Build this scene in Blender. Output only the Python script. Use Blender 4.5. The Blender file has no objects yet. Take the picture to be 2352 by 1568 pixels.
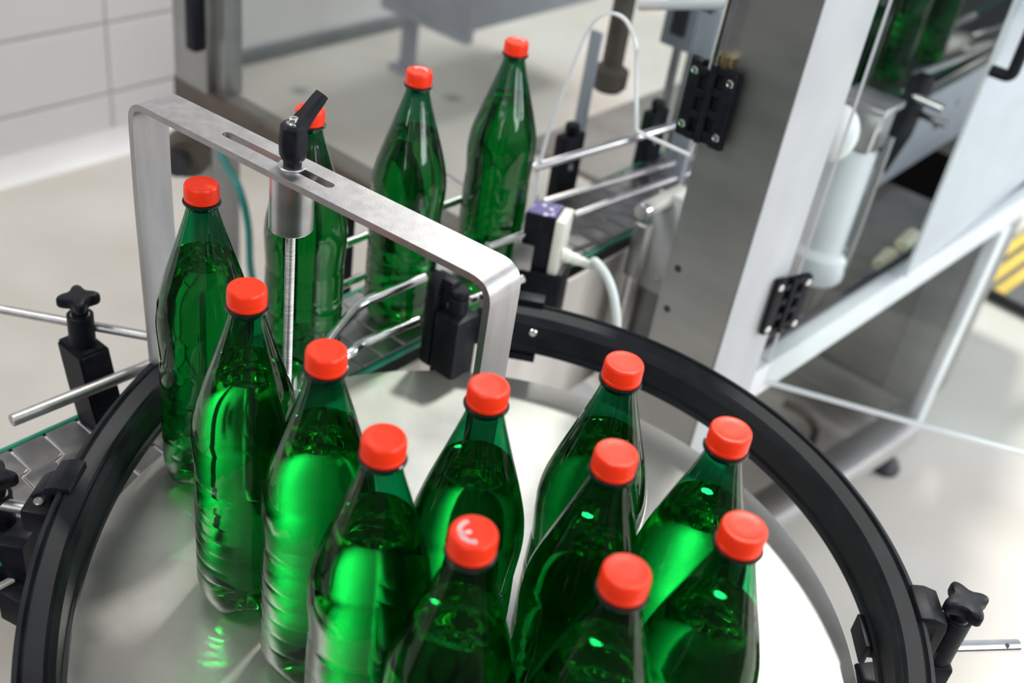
import bpy, bmesh, math, random
from mathutils import Vector, Matrix
random.seed(7)
S = bpy.context.scene
COL = S.collection
PI = math.pi
R = math.radians
V = Vector

# ------------------------------------------------------------------ camera numbers
F_PX, PITCH, ROLL = 2529.18, R(34.66532), R(9.61622)
ZP = 0.9                                   # top of the rotary table
CAM = V((0, 0, ZP + 0.33975 + 0.47255))
FW = V((0, math.cos(PITCH), -math.sin(PITCH)))
_u = V((1, 0, 0)).cross(FW)
RT = math.cos(ROLL) * V((1, 0, 0)) + math.sin(ROLL) * _u
UP = -math.sin(ROLL) * V((1, 0, 0)) + math.cos(ROLL) * _u
def ray(x, y): return FW + RT * ((x - 1176) / F_PX) - UP * ((y - 784) / F_PX)
def at_z(x, y, z):
    d = ray(x, y); return CAM + d * ((z - CAM.z) / d.z)
# machine axes: s runs along the conveyor, u across it (to the right), z up
P0 = V((-0.0563, 1.3414, 0))
DS = V((math.cos(R(55)), math.sin(R(55)), 0))
DU = V((DS.y, -DS.x, 0))
def M(u, s, z): return V((P0.x, P0.y, 0)) + DU * u + DS * s + V((0, 0, z))
def loc(w): return V(((w - P0).dot(DU), (w - P0).dot(DS), w.z))
def at_u(x, y, u):
    d = ray(x, y); p = M(u, 0, 0); return CAM + d * (DU.dot(p - CAM) / DU.dot(d))
def at_s(x, y, s):
    d = ray(x, y); p = M(0, s, 0); return CAM + d * (DS.dot(p - CAM) / DS.dot(d))

# ------------------------------------------------------------------ materials
def new_mat(name):
    m = bpy.data.materials.new(name); m.use_nodes = True
    nt = m.node_tree; nt.nodes.clear()
    out = nt.nodes.new('ShaderNodeOutputMaterial')
    return m, nt, out
def pbsdf(nt, color=(.8, .8, .8), rough=.5, metal=0., spec=.5):
    b = nt.nodes.new('ShaderNodeBsdfPrincipled')
    b.inputs['Base Color'].default_value = (*color, 1)
    b.inputs['Roughness'].default_value = rough
    b.inputs['Metallic'].default_value = metal
    b.inputs['Specular IOR Level'].default_value = spec
    return b
def noise_mat(name, c0, c1, rough=(.4, .5), metal=0., scale=(20, 20, 20), detail=4, bump=0., spec=.5, bscale=None, stops=(.35, .65)):
    m, nt, out = new_mat(name); L = nt.links.new
    b = pbsdf(nt, c0, rough[0], metal, spec)
    tc = nt.nodes.new('ShaderNodeTexCoord'); mp = nt.nodes.new('ShaderNodeMapping')
    mp.inputs['Scale'].default_value = scale
    n = nt.nodes.new('ShaderNodeTexNoise'); n.inputs['Scale'].default_value = 1; n.inputs['Detail'].default_value = detail
    L(tc.outputs['Object'], mp.inputs['Vector']); L(mp.outputs['Vector'], n.inputs['Vector'])
    cr = nt.nodes.new('ShaderNodeValToRGB')
    cr.color_ramp.elements[0].color = (*c0, 1); cr.color_ramp.elements[0].position = stops[0]
    cr.color_ramp.elements[1].color = (*c1, 1); cr.color_ramp.elements[1].position = stops[1]
    L(n.outputs['Fac'], cr.inputs['Fac']); L(cr.outputs['Color'], b.inputs['Base Color'])
    mr = nt.nodes.new('ShaderNodeMapRange')
    mr.inputs['To Min'].default_value = rough[0]; mr.inputs['To Max'].default_value = rough[1]
    L(n.outputs['Fac'], mr.inputs['Value']); L(mr.outputs['Result'], b.inputs['Roughness'])
    if bump:
        bp = nt.nodes.new('ShaderNodeBump'); bp.inputs['Strength'].default_value = bump; bp.inputs['Distance'].default_value = .001
        src = n
        if bscale:
            n2 = nt.nodes.new('ShaderNodeTexNoise'); n2.inputs['Scale'].default_value = bscale; n2.inputs['Detail'].default_value = 3
            L(tc.outputs['Object'], n2.inputs['Vector']); src = n2
        L(src.outputs['Fac'], bp.inputs['Height']); L(bp.outputs['Normal'], b.inputs['Normal'])
    L(b.outputs[0], out.inputs[0]); return m

MT = {}
MT['steel'] = noise_mat('stainless_steel', (.60, .60, .61), (.70, .70, .70), (.28, .38), 1, (6, 6, 60))
MT['steel_dark'] = noise_mat('dull_stainless_sheet', (.30, .31, .31), (.40, .40, .40), (.38, .5), 1, (5, 5, 14), stops=(.3, .7))
MT['bar'] = noise_mat('brushed_flat_bar', (.45, .44, .45), (.52, .51, .52), (.36, .46), 1, (90, 90, 14), bump=.15, bscale=700)
MT['chrome'] = noise_mat('polished_steel', (.68, .68, .69), (.76, .76, .76), (.10, .18), 1, (30, 30, 30))
MT['thread'] = noise_mat('threaded_steel', (.30, .30, .29), (.5, .5, .48), (.3, .4), 1, (30, 30, 900))
MT['alu'] = noise_mat('painted_aluminium', (.70, .71, .74), (.76, .77, .79), (.4, .5), .0, (9, 9, 9), spec=.4)
MT['deck'] = noise_mat('stained_deck_sheet', (.22, .19, .165), (.34, .315, .29), (.35, .5), 0, (7, 7, 7), spec=.4)
MT['slat'] = noise_mat('worn_slat_steel', (.20, .20, .205), (.29, .285, .28), (.34, .46), 1, (30, 30, 30), stops=(.3, .7))
MT['warm_sheet'] = noise_mat('warm_white_sheet', (.74, .69, .63), (.80, .76, .71), (.35, .45), 0, (8, 8, 8))
MT['column'] = noise_mat('pale_column_side', (.42, .43, .45), (.47, .48, .50), (.4, .5), .0, (9, 9, 9), spec=.4)
MT['black'] = noise_mat('black_nylon', (.004, .005, .008), (.009, .010, .015), (.42, .55), 0, (120, 120, 120), bump=.12, bscale=900, spec=.2)
MT['black_rail'] = noise_mat('black_polyethylene', (.005, .006, .009), (.012, .014, .018), (.42, .58), 0, (25, 25, 60), bump=.1, bscale=500, spec=.22)
MT['white_plastic'] = noise_mat('ivory_plastic', (.74, .74, .66), (.8, .8, .73), (.35, .45), 0, (30, 30, 30))
MT['white_cable'] = noise_mat('white_cable_sheath', (.68, .76, .75), (.74, .80, .79), (.35, .45), 0, (30, 30, 30))
MT['teal'] = noise_mat('teal_hose', (.0, .16, .15), (.005, .22, .2), (.3, .4), 0, (30, 30, 30))
MT['green_strip'] = noise_mat('green_wear_strip', (.0, .17, .10), (.0, .22, .13), (.35, .45), 0, (30, 30, 30))
MT['purple'] = noise_mat('violet_label', (.07, .05, .22), (.55, .55, .7), (.35, .45), 0, (95, 95, 95), detail=1, stops=(.57, .62))
MT['brass'] = noise_mat('brass', (.45, .33, .16), (.5, .38, .2), (.25, .35), 1, (30, 30, 30))
MT['rubber'] = noise_mat('dark_rubber', (.012, .013, .02), (.022, .023, .03), (.5, .6), 0, (60, 60, 60))
MT['print'] = noise_mat('white_print', (.82, .76, .76), (.86, .8, .8), (.5, .55), 0, (60, 60, 60))
MT['rust'] = noise_mat('brown_paint', (.055, .045, .035), (.09, .07, .055), (.5, .6), 0, (12, 12, 12))
MT['bluegrey'] = noise_mat('bluish_grey_sheet', (.27, .29, .34), (.33, .35, .40), (.4, .5), .3, (6, 6, 6))
MT['cream'] = noise_mat('cream_plastic', (.84, .80, .56), (.88, .84, .64), (.4, .5), 0, (30, 30, 30))
MT['yellow'] = noise_mat('yellow_paint', (.55, .36, .02), (.62, .42, .04), (.45, .55), 0, (12, 12, 12))

def cap_mat():
    m, nt, out = new_mat('red_cap_plastic')
    b = pbsdf(nt, (.90, .040, .009), .4, 0, .3)
    b.inputs['Subsurface Weight'].default_value = .25
    b.inputs['Subsurface Radius'].default_value = (.006, .0015, .0008)
    n = nt.nodes.new('ShaderNodeTexNoise'); n.inputs['Scale'].default_value = 160
    tc = nt.nodes.new('ShaderNodeTexCoord'); nt.links.new(tc.outputs['Object'], n.inputs['Vector'])
    mr = nt.nodes.new('ShaderNodeMapRange'); mr.inputs['To Min'].default_value = .3; mr.inputs['To Max'].default_value = .4
    nt.links.new(n.outputs['Fac'], mr.inputs['Value']); nt.links.new(mr.outputs['Result'], b.inputs['Roughness'])
    nt.links.new(b.outputs[0], out.inputs[0]); return m
MT['cap'] = cap_mat()

def schlick(nt, f0=.042, normal=None):
    """Fresnel share that is the same from both sides of a thin wall"""
    lw = nt.nodes.new('ShaderNodeLayerWeight'); lw.inputs['Blend'].default_value = .5
    if normal is not None: nt.links.new(normal, lw.inputs['Normal'])
    p = nt.nodes.new('ShaderNodeMath'); p.operation = 'POWER'; p.inputs[1].default_value = 5
    nt.links.new(lw.outputs['Facing'], p.inputs[0])
    m = nt.nodes.new('ShaderNodeMath'); m.operation = 'MULTIPLY_ADD'; m.inputs[1].default_value = 1 - f0; m.inputs[2].default_value = f0
    nt.links.new(p.outputs[0], m.inputs[0]); return m.outputs[0]
def pet_mat():
    """thin green PET wall: coloured transparency, denser where seen edge-on, with a Fresnel gloss and faint moulding creases"""
    m, nt, out = new_mat('green_pet'); N_ = nt.nodes.new; L = nt.links.new
    lw = N_('ShaderNodeLayerWeight'); lw.inputs['Blend'].default_value = .5
    cr = N_('ShaderNodeValToRGB')
    e = cr.color_ramp.elements
    e[0].position = .25; e[0].color = (.055, .475, .27, 1)
    e[1].position = .97; e[1].color = (.0, .10, .045, 1)
    x = e.new(.7); x.color = (.030, .40, .21, 1)
    L(lw.outputs['Facing'], cr.inputs['Fac'])
    tr = N_('ShaderNodeBsdfTransparent'); L(cr.outputs['Color'], tr.inputs['Color'])
    gl = N_('ShaderNodeBsdfGlossy'); gl.inputs['Roughness'].default_value = .035; gl.inputs['Color'].default_value = (1, 1, 1, 1)
    tc = N_('ShaderNodeTexCoord')
    n = N_('ShaderNodeTexNoise'); n.inputs['Scale'].default_value = 55; n.inputs['Detail'].default_value = 2
    L(tc.outputs['Object'], n.inputs['Vector'])
    bp = N_('ShaderNodeBump'); bp.inputs['Strength'].default_value = .12; bp.inputs['Distance'].default_value = .002
    L(n.outputs['Fac'], bp.inputs['Height']); L(bp.outputs['Normal'], gl.inputs['Normal'])
    mx = N_('ShaderNodeMixShader')
    L(schlick(nt, .032), mx.inputs['Fac']); L(tr.outputs[0], mx.inputs[1]); L(gl.outputs[0], mx.inputs[2])
    L(mx.outputs[0], out.inputs[0]); return m
MT['pet'] = pet_mat()
def ring_mat():
    m, nt, out = new_mat('dark_green_neck')
    b = pbsdf(nt, (.0, .014, .010), .12, 0, .6)
    n = nt.nodes.new('ShaderNodeTexNoise'); n.inputs['Scale'].default_value = 90
    mr = nt.nodes.new('ShaderNodeMapRange'); mr.inputs['To Min'].default_value = .08; mr.inputs['To Max'].default_value = .18
    nt.links.new(n.outputs['Fac'], mr.inputs['Value']); nt.links.new(mr.outputs['Result'], b.inputs['Roughness'])
    nt.links.new(b.outputs[0], out.inputs[0]); return m
MT['neck'] = ring_mat()
def water_mat():
    m, nt, out = new_mat('water')
    g = nt.nodes.new('ShaderNodeBsdfGlass'); g.inputs['IOR'].default_value = 1.333; g.inputs['Roughness'].default_value = 0
    g.inputs['Color'].default_value = (.82, .90, .56, 1)
    nt.links.new(g.outputs[0], out.inputs[0]); return m
MT['water'] = water_mat()
def acrylic_mat(name, tint=(.95, .98, .98), haze=.0):
    """clear sheet: transparent with a Fresnel gloss; haze = share of white sky glare put in as diffuse"""
    m, nt, out = new_mat(name); N_ = nt.nodes.new; L = nt.links.new
    tr = N_('ShaderNodeBsdfTransparent'); tr.inputs['Color'].default_value = (*tint, 1)
    gl = N_('ShaderNodeBsdfGlossy'); gl.inputs['Roughness'].default_value = .03
    mx = N_('ShaderNodeMixShader'); L(schlick(nt, .028), mx.inputs[0]); L(tr.outputs[0], mx.inputs[1]); L(gl.outputs[0], mx.inputs[2])
    last = mx
    if haze:
        df = N_('ShaderNodeBsdfDiffuse'); df.inputs['Color'].default_value = (.70, .73, .79, 1)
        n = N_('ShaderNodeTexNoise'); n.inputs['Scale'].default_value = 4
        mr = N_('ShaderNodeMapRange'); mr.inputs['To Min'].default_value = haze * .8; mr.inputs['To Max'].default_value = haze * 1.2
        L(n.outputs['Fac'], mr.inputs['Value'])
        m2 = N_('ShaderNodeMixShader'); L(mr.outputs['Result'], m2.inputs[0]); L(mx.outputs[0], m2.inputs[1]); L(df.outputs[0], m2.inputs[2]); last = m2
    L(last.outputs[0], out.inputs[0]); return m
MT['acrylic'] = acrylic_mat('clear_acrylic')
MT['acrylic_glare_haze'] = acrylic_mat('glare_hazed_acrylic', (.9, .93, .97), .45)  # white sky glare put into the sheet as diffuse haze
def edge_mat():
    m, nt, out = new_mat('polished_acrylic_edge')
    b = pbsdf(nt, (.80, .83, .86), .25, 0, .6)
    n = nt.nodes.new('ShaderNodeTexNoise'); n.inputs['Scale'].default_value = 40
    mr = nt.nodes.new('ShaderNodeMapRange'); mr.inputs['To Min'].default_value = .18; mr.inputs['To Max'].default_value = .3
    nt.links.new(n.outputs['Fac'], mr.inputs['Value']); nt.links.new(mr.outputs['Result'], b.inputs['Roughness'])
    nt.links.new(b.outputs[0], out.inputs[0]); return m
MT['edge'] = edge_mat()

def plate_mat():
    m, nt, out = new_mat('worn_steel_disc'); N_ = nt.nodes.new; L = nt.links.new
    b = pbsdf(nt, (.6, .59, .57), .4, 1)
    tc = N_('ShaderNodeTexCoord')
    n = N_('ShaderNodeTexNoise'); n.inputs['Scale'].default_value = 7; n.inputs['Detail'].default_value = 5
    L(tc.outputs['Object'], n.inputs['Vector'])
    cr = N_('ShaderNodeValToRGB'); e = cr.color_ramp.elements
    e[0].position = .34; e[0].color = (.42, .42, .42, 1); e[1].position = .62; e[1].color = (.66, .65, .62, 1)
    L(n.outputs['Fac'], cr.inputs['Fac']); L(cr.outputs['Color'], b.inputs['Base Color'])
    mr = N_('ShaderNodeMapRange'); mr.inputs['To Min'].default_value = .28; mr.inputs['To Max'].default_value = .38
    L(n.outputs['Fac'], mr.inputs['Value']); L(mr.outputs['Result'], b.inputs['Roughness'])
    n2 = N_('ShaderNodeTexNoise'); n2.inputs['Scale'].default_value = 260; n2.inputs['Detail'].default_value = 2
    L(tc.outputs['Object'], n2.inputs['Vector'])
    n3 = N_('ShaderNodeTexNoise'); n3.inputs['Scale'].default_value = 9
    L(tc.outputs['Object'], n3.inputs['Vector'])
    mu = N_('ShaderNodeMath'); mu.operation = 'MULTIPLY'; L(n2.outputs['Fac'], mu.inputs[0]); L(n3.outputs['Fac'], mu.inputs[1])
    bp = N_('ShaderNodeBump'); bp.inputs['Strength'].default_value = .22; bp.inputs['Distance'].default_value = .0006
    L(mu.outputs[0], bp.inputs['Height']); L(bp.outputs['Normal'], b.inputs['Normal'])
    df = N_('ShaderNodeBsdfDiffuse'); df.inputs['Color'].default_value = (.55, .54, .50, 1)   # dried water film
    mx = N_('ShaderNodeMixShader'); mx.inputs[0].default_value = .2
    L(b.outputs[0], mx.inputs[1]); L(df.outputs[0], mx.inputs[2]); L(mx.outputs[0], out.inputs[0]); return m
MT['plate'] = plate_mat()

def floor_mat():
    m, nt, out = new_mat('epoxy_floor'); N_ = nt.nodes.new; L = nt.links.new
    b = pbsdf(nt, (.6, .58, .55), .4, 0, .35)
    tc = N_('ShaderNodeTexCoord'); n = N_('ShaderNodeTexNoise'); n.inputs['Scale'].default_value = 1.3; n.inputs['Detail'].default_value = 3
    L(tc.outputs['Object'], n.inputs['Vector'])
    cr = N_('ShaderNodeValToRGB'); e = cr.color_ramp.elements
    e[0].position = .3; e[0].color = (.47, .43, .37, 1); e[1].position = .7; e[1].color = (.64, .62, .58, 1)
    L(n.outputs['Fac'], cr.inputs['Fac']); last = cr.outputs['Color']
    for (px, py, rad_) in ((1040, 225, .055), (688, 208, .05), (1160, 130, .07)):        # old scuff marks on the floor
        q = at_z(px, py, 0); d = N_('ShaderNodeVectorMath'); d.operation = 'DISTANCE'; d.inputs[1].default_value = q - V((0, 0, 0))
        L(tc.outputs['Object'], d.inputs[0])
        mr_ = N_('ShaderNodeMapRange'); mr_.inputs['From Min'].default_value = rad_ * .3; mr_.inputs['From Max'].default_value = rad_
        mr_.inputs['To Min'].default_value = .75; mr_.inputs['To Max'].default_value = 0; L(d.outputs['Value'], mr_.inputs['Value'])
        mm = N_('ShaderNodeMix'); mm.data_type = 'RGBA'; mm.inputs[7].default_value = (.12, .12, .11, 1)
        L(mr_.outputs['Result'], mm.inputs[0]); L(last, mm.inputs[6]); last = mm.outputs[2]
    L(last, b.inputs['Base Color'])
    n2 = N_('ShaderNodeTexNoise'); n2.inputs['Scale'].default_value = 9
    mr = N_('ShaderNodeMapRange'); mr.inputs['To Min'].default_value = .35; mr.inputs['To Max'].default_value = .5
    L(tc.outputs['Object'], n2.inputs['Vector']); L(n2.outputs['Fac'], mr.inputs['Value']); L(mr.outputs['Result'], b.inputs['Roughness'])
    L(b.outputs[0], out.inputs[0]); return m
MT['floor'] = floor_mat()
def wall_mat():
    """smooth white sandwich panels; the recessed joints are modelled, the skin only varies slightly"""
    return noise_mat('white_wall_panel', (.77, .765, .77), (.81, .80, .80), (.35, .45), 0, (1.5, 1.5, 1.5), spec=.3)
MT['wall'] = wall_mat()
MT['joint'] = noise_mat('grey_panel_joint', (.56, .54, .54), (.60, .58, .58), (.6, .7), 0, (9, 9, 9))
MT['cove'] = noise_mat('white_cove', (.84, .84, .84), (.88, .88, .88), (.3, .4), 0, (9, 9, 9))
MT['skirt'] = noise_mat('dark_grey_skirting', (.13, .14, .15), (.17, .18, .19), (.45, .55), 0, (9, 9, 9))

# ------------------------------------------------------------------ mesh helpers
def BM(): return bmesh.new()
def box_axes(bm, c, ax, ay, az, bev=0.0, seg=2):
    """box centred at c with half-vectors ax, ay, az"""
    vs = [bm.verts.new(c + ax * i + ay * j + az * k) for i in (-1, 1) for j in (-1, 1) for k in (-1, 1)]
    f = [(0, 1, 3, 2), (4, 6, 7, 5), (0, 4, 5, 1), (2, 3, 7, 6), (0, 2, 6, 4), (1, 5, 7, 3)]
    fs = [bm.faces.new([vs[i] for i in q]) for q in f]
    if bev:
        es = list({e for q in fs for e in q.edges})
        bmesh.ops.bevel(bm, geom=es, offset=bev, segments=seg, affect='EDGES', profile=.5, clamp_overlap=True)
def boxM(bm, u0, u1, s0, s1, z0, z1, bev=.0, seg=2):
    box_axes(bm, M((u0 + u1) / 2, (s0 + s1) / 2, (z0 + z1) / 2), DU * ((u1 - u0) / 2), DS * ((s1 - s0) / 2), V((0, 0, (z1 - z0) / 2)), bev, seg)
def frame_of(d):
    d = d.normalized(); a = V((0, 0, 1)) if abs(d.z) < .95 else V((1, 0, 0))
    x = d.cross(a).normalized(); return x, d.cross(x).normalized()
def tube(bm, pts, r, seg=16, caps=True, cham=0.0):
    """round bar along a polyline (mitred joints by averaging directions)"""
    pts = [V(p) for p in pts]; n = len(pts); rings = []
    x, y = frame_of(pts[1] - pts[0])
    lst = list(enumerate(pts))
    def ring(c, x, y, rr): return [bm.verts.new(c + x * (rr * math.cos(2 * PI * k / seg)) + y * (rr * math.sin(2 * PI * k / seg))) for k in range(seg)]
    for i, p in lst:
        if i == 0: d = pts[1] - pts[0]
        elif i == n - 1: d = pts[-1] - pts[-2]
        else: d = (pts[i] - pts[i - 1]).normalized() + (pts[i + 1] - pts[i]).normalized()
        d.normalize()
        x = (x - d * x.dot(d)).normalized(); y = d.cross(x).normalized()
        if cham and i == 0: rings.append(ring(p, x, y, r - cham)); rings.append(ring(p + d * cham, x, y, r))
        elif cham and i == n - 1: rings.append(ring(p - d * cham, x, y, r)); rings.append(ring(p, x, y, r - cham))
        else: rings.append(ring(p, x, y, r))
    for a, b in zip(rings[:-1], rings[1:]):
        for k in range(seg):
            bm.faces.new((a[k], a[(k + 1) % seg], b[(k + 1) % seg], b[k]))
    if caps:
        bm.faces.new(rings[0][::-1]); bm.faces.new(rings[-1])
def smooth_path(pts, n=6):
    pts = [V(p) for p in pts]; out = []
    for i in range(len(pts) - 1):
        p0 = pts[max(i - 1, 0)]; p1 = pts[i]; p2 = pts[i + 1]; p3 = pts[min(i + 2, len(pts) - 1)]
        for k in range(n):
            t = k / n
            out.append(.5 * ((2 * p1) + (p2 - p0) * t + (2 * p0 - 5 * p1 + 4 * p2 - p3) * t * t + (-p0 + 3 * p1 - 3 * p2 + p3) * t ** 3))
    out.append(pts[-1]); return out
def fillet(pts, r, n=5):
    """round the inner corners of a polyline"""
    pts = [V(p) for p in pts]; out = [pts[0]]
    for a, b, c in zip(pts[:-2], pts[1:-1], pts[2:]):
        d1 = (a - b); d2 = (c - b); q = min(r, d1.length * .45, d2.length * .45)
        p, e = b + d1.normalized() * q, b + d2.normalized() * q
        for k in range(n + 1):
            t = k / n; out.append(p * (1 - t) ** 2 + b * 2 * t * (1 - t) + e * t * t)
    out.append(pts[-1]); return out
def lathe(bm, prof, c=V((0, 0, 0)), seg=48, axis=V((0, 0, 1)), rfun=None):
    """surface of revolution; prof = [(r, h)]; r = 0 closes with a pole"""
    x, y = frame_of(axis) if abs(axis.z) < .999 else (V((1, 0, 0)), V((0, 1, 0)))
    a = axis.normalized(); rings = []
    for i, (r, h) in enumerate(prof):
        if r <= 1e-9: rings.append([bm.verts.new(c + a * h)])
        else:
            ring = []
            for k in range(seg):
                th = 2 * PI * k / seg
                rr, hh = (r, h) if rfun is None else rfun(i, r, h, th)
                ring.append(bm.verts.new(c + a * hh + x * (rr * math.cos(th)) + y * (rr * math.sin(th))))
            rings.append(ring)
    for p, q in zip(rings[:-1], rings[1:]):
        if len(p) == 1 and len(q) == 1: continue
        for k in range(seg):
            k2 = (k + 1) % seg
            if len(p) == 1: bm.faces.new((p[0], q[k], q[k2]))
            elif len(q) == 1: bm.faces.new((p[k], p[k2], q[0]))
            else: bm.faces.new((p[k], p[k2], q[k2], q[k]))
def prism(bm, poly, ex, bev=0.0, seg=2):
    """polygon (list of points) extruded by vector ex"""
    a = [bm.verts.new(V(p)) for p in poly]; b = [bm.verts.new(V(p) + ex) for p in poly]
    n = len(a); fs = [bm.faces.new(a[::-1]), bm.faces.new(b)]
    for k in range(n): fs.append(bm.faces.new((a[k], a[(k + 1) % n], b[(k + 1) % n], b[k])))
    if bev:
        es = list({e for f in fs for e in f.edges})
        bmesh.ops.bevel(bm, geom=es, offset=bev, segments=seg, affect='EDGES', profile=.5, clamp_overlap=True)
def sweep(bm, path, prof, closed_prof=True):
    """profile [(out, z)] carried along a level path [(x, y)]; out is measured to the right-hand normal"""
    rows = []; n = len(path)
    for i, p in enumerate(path):
        a = path[max(i - 1, 0)]; b = path[min(i + 1, n - 1)]
        d = (b - a); d.z = 0; d.normalize(); nr = V((d.y, -d.x, 0))
        rows.append([bm.verts.new(V((p.x, p.y, 0)) + nr * o + V((0, 0, z))) for o, z in prof])
    m = len(prof)
    for r0, r1 in zip(rows[:-1], rows[1:]):
        for k in range(m if closed_prof else m - 1):
            bm.faces.new((r0[k], r0[(k + 1) % m], r1[(k + 1) % m], r1[k]))
    bm.faces.new(rows[0][::-1]); bm.faces.new(rows[-1])
def obj(name, bm, mat, parent=None, smooth=True, angle=35):
    bmesh.ops.recalc_face_normals(bm, faces=bm.faces[:])
    if parent is not None:
        off = world_loc(parent)
        bmesh.ops.translate(bm, verts=bm.verts[:], vec=-off)
    me = bpy.data.meshes.new(name); bm.to_mesh(me); bm.free()
    me.materials.append(MT[mat] if isinstance(mat, str) else mat)
    if smooth:
        me.polygons.foreach_set('use_smooth', [True] * len(me.polygons))
        me.set_sharp_from_angle(angle=R(angle))
    o = bpy.data.objects.new(name, me); COL.objects.link(o)
    if parent is not None: o.parent = parent
    return o
def world_loc(o):
    v = V(o.location)
    while o.parent is not None:
        o = o.parent; v += V(o.location)
    return v
def tag(o, label=None, cat=None, group=None, kind=None):
    if label: o['label'] = label
    if cat: o['category'] = cat
    if group: o['group'] = group
    if kind: o['kind'] = kind
    return o
def thing(name, loc_, label, cat, group=None):
    o = bpy.data.objects.new(name, None); o.empty_display_size = .02
    COL.objects.link(o); o.location = loc_
    return tag(o, label, cat, group)
def copy_tree(o, parent=None):
    c = o.copy(); COL.objects.link(c)
    if parent is not None: c.parent = parent
    for ch in list(o.children): copy_tree(ch, c)
    return c
def struct(name, bm, mat, **k): return tag(obj(name, bm, mat, **k), kind='structure')

# ------------------------------------------------------------------ the room
bm = BM(); bmesh.ops.create_grid(bm, x_segments=1, y_segments=1, size=1)
bmesh.ops.scale(bm, vec=(4.6, 4.1, 1), verts=bm.verts[:]); bmesh.ops.translate(bm, vec=(0, 3.9, 0), verts=bm.verts[:])
struct('floor', bm, 'floor', smooth=False)
UW, UW2, SW = -2.14, -2.50, 1.02
# wall on the left: panels with recessed joints; past s = SW it steps back
bm = BM()
joints_z = [.195, .421, .647, .873, 1.1]; joints_s = [-1.6, -.42, .749]
g = .005
ss = [-2.4] + joints_s + [SW]; zz = [.05] + joints_z + [1.6]
for i in range(len(ss) - 1):
    for k in range(len(zz) - 1):
        boxM(bm, UW - .05, UW, ss[i] + g, ss[i + 1] - (g if i < len(ss) - 2 else 0), zz[k] + g, zz[k + 1] - g, .002, 1)
w_left = struct('wall_left', bm, 'wall', smooth=False)
bm = BM(); boxM(bm, UW - .07, UW - .008, -2.4, SW - .001, .02, 1.6)
tag(obj('panel_joints', bm, 'joint', w_left, smooth=False), 'grey recessed joints between the white wall panels')
bm = BM(); boxM(bm, UW2 - .05, UW2, SW, 5.6, 0, 1.6); boxM(bm, UW2 - .05, UW - .05, SW - .05, SW, 0, 1.6)
struct('wall_back', bm, 'wall', smooth=False)
bm = BM()
prism(bm, [M(UW + o, -2.4, z) for o, z in ((-.05, .0), (.05, .0), (.035, .012), (.018, .03), (.006, .055), (0, .075), (-.05, .075))], DS * (2.4 + SW - .002))
struct('baseboard_left', bm, 'cove', angle=60)
bm = BM(); boxM(bm, UW2, UW2 + .02, SW, 5.6, 0, .06, .003)
struct('baseboard_back', bm, 'skirt')

bm = BM(); boxM(bm, -3.2, -1.15, -3.2, 6.2, 3.6, 3.65); boxM(bm, -1.15, 4.5, -3.2, .95, 3.6, 3.65)  # unseen ceiling, cut so the sun misses the left floor and front
struct('shade_ceiling', bm, 'wall', smooth=False)

# ------------------------------------------------------------------ bottles
ZB = [0.0305, .036, .043, .0465, .048, .0495, .053, .060, .0645, .066, .0675, .072, .079, .0825, .084, .0855, .090, .097, .1005, .102, .1035, .108,
      .1155, .1185, .120, .1215, .1245, .132, .14, .147, .151, .1545, .158, .162, .168, .175, .182, .188, .194, .199, .204, .209, .214, .219, .225, .232, .24,
      .248, .254, .258, .261, .272, .28, .288, .296, .304, .310, .314, .317]
def body_r(z):
    pts = [(.0305, .0446), (.12, .0446), (.140, .0440), (.155, .0434), (.168, .0442), (.182, .0453), (.194, .0457), (.206, .0450), (.218, .0428), (.230, .0396),
           (.245, .0352), (.262, .0297), (.280, .0240), (.298, .0184), (.312, .0142), (.317, .0130)]
    for (z0, r0), (z1, r1) in zip(pts[:-1], pts[1:]):
        if z <= z1:
            t = (z - z0) / (z1 - z0); return r0 + (r1 - r0) * t
    return pts[-1][1]
GROOVES = (.048, .066, .084, .102, .120, .1545)
def body_s(z):
    if z <= .034: return body_r(z)
    k_ = [(-.009, 1), (-.006, 2), (-.003, 3), (0, 4), (.003, 3), (.006, 2), (.009, 1)]
    return sum(body_r(max(.031, min(.317, z + d_))) * w_ for d_, w_ in k_) / 16
def body_ring(z, th, liquid=False):
    r = body_s(z)
    if liquid:
        for g_ in GROOVES: r -= .00025 * math.exp(-((z - g_) / .0016) ** 2)
        return r
    for g_ in GROOVES: r -= .00045 * math.exp(-((z - g_) / .0014) ** 2)
    if .16 < z < .245:                                   # slanting creases moulded round the shoulder
        w = math.sin(PI * (z - .16) / .085)
        r -= .0004 * w * max(0, math.cos(7 * th - (z - .16) * 95)) ** 8
    if z > .245: r += .00016 * math.cos(24 * th)          # fine flutes on the neck cone
    return r
FOOT = [(.0446, .0305), (.0440, .022), (.0418, .013), (.0375, .0055), (.0325, .0008), (.0285, .0), (.0245, .0020), (.018, .0075), (.010, .0125), (0, .0140)]
VALLEY = [(.0446, .0305), (.0441, .026), (.0426, .0215), (.0395, .0180), (.035, .0160), (.0305, .0150), (.025, .0145), (.018, .0142), (.010, .0140), (0, .0140)]
SEG = 120
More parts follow.
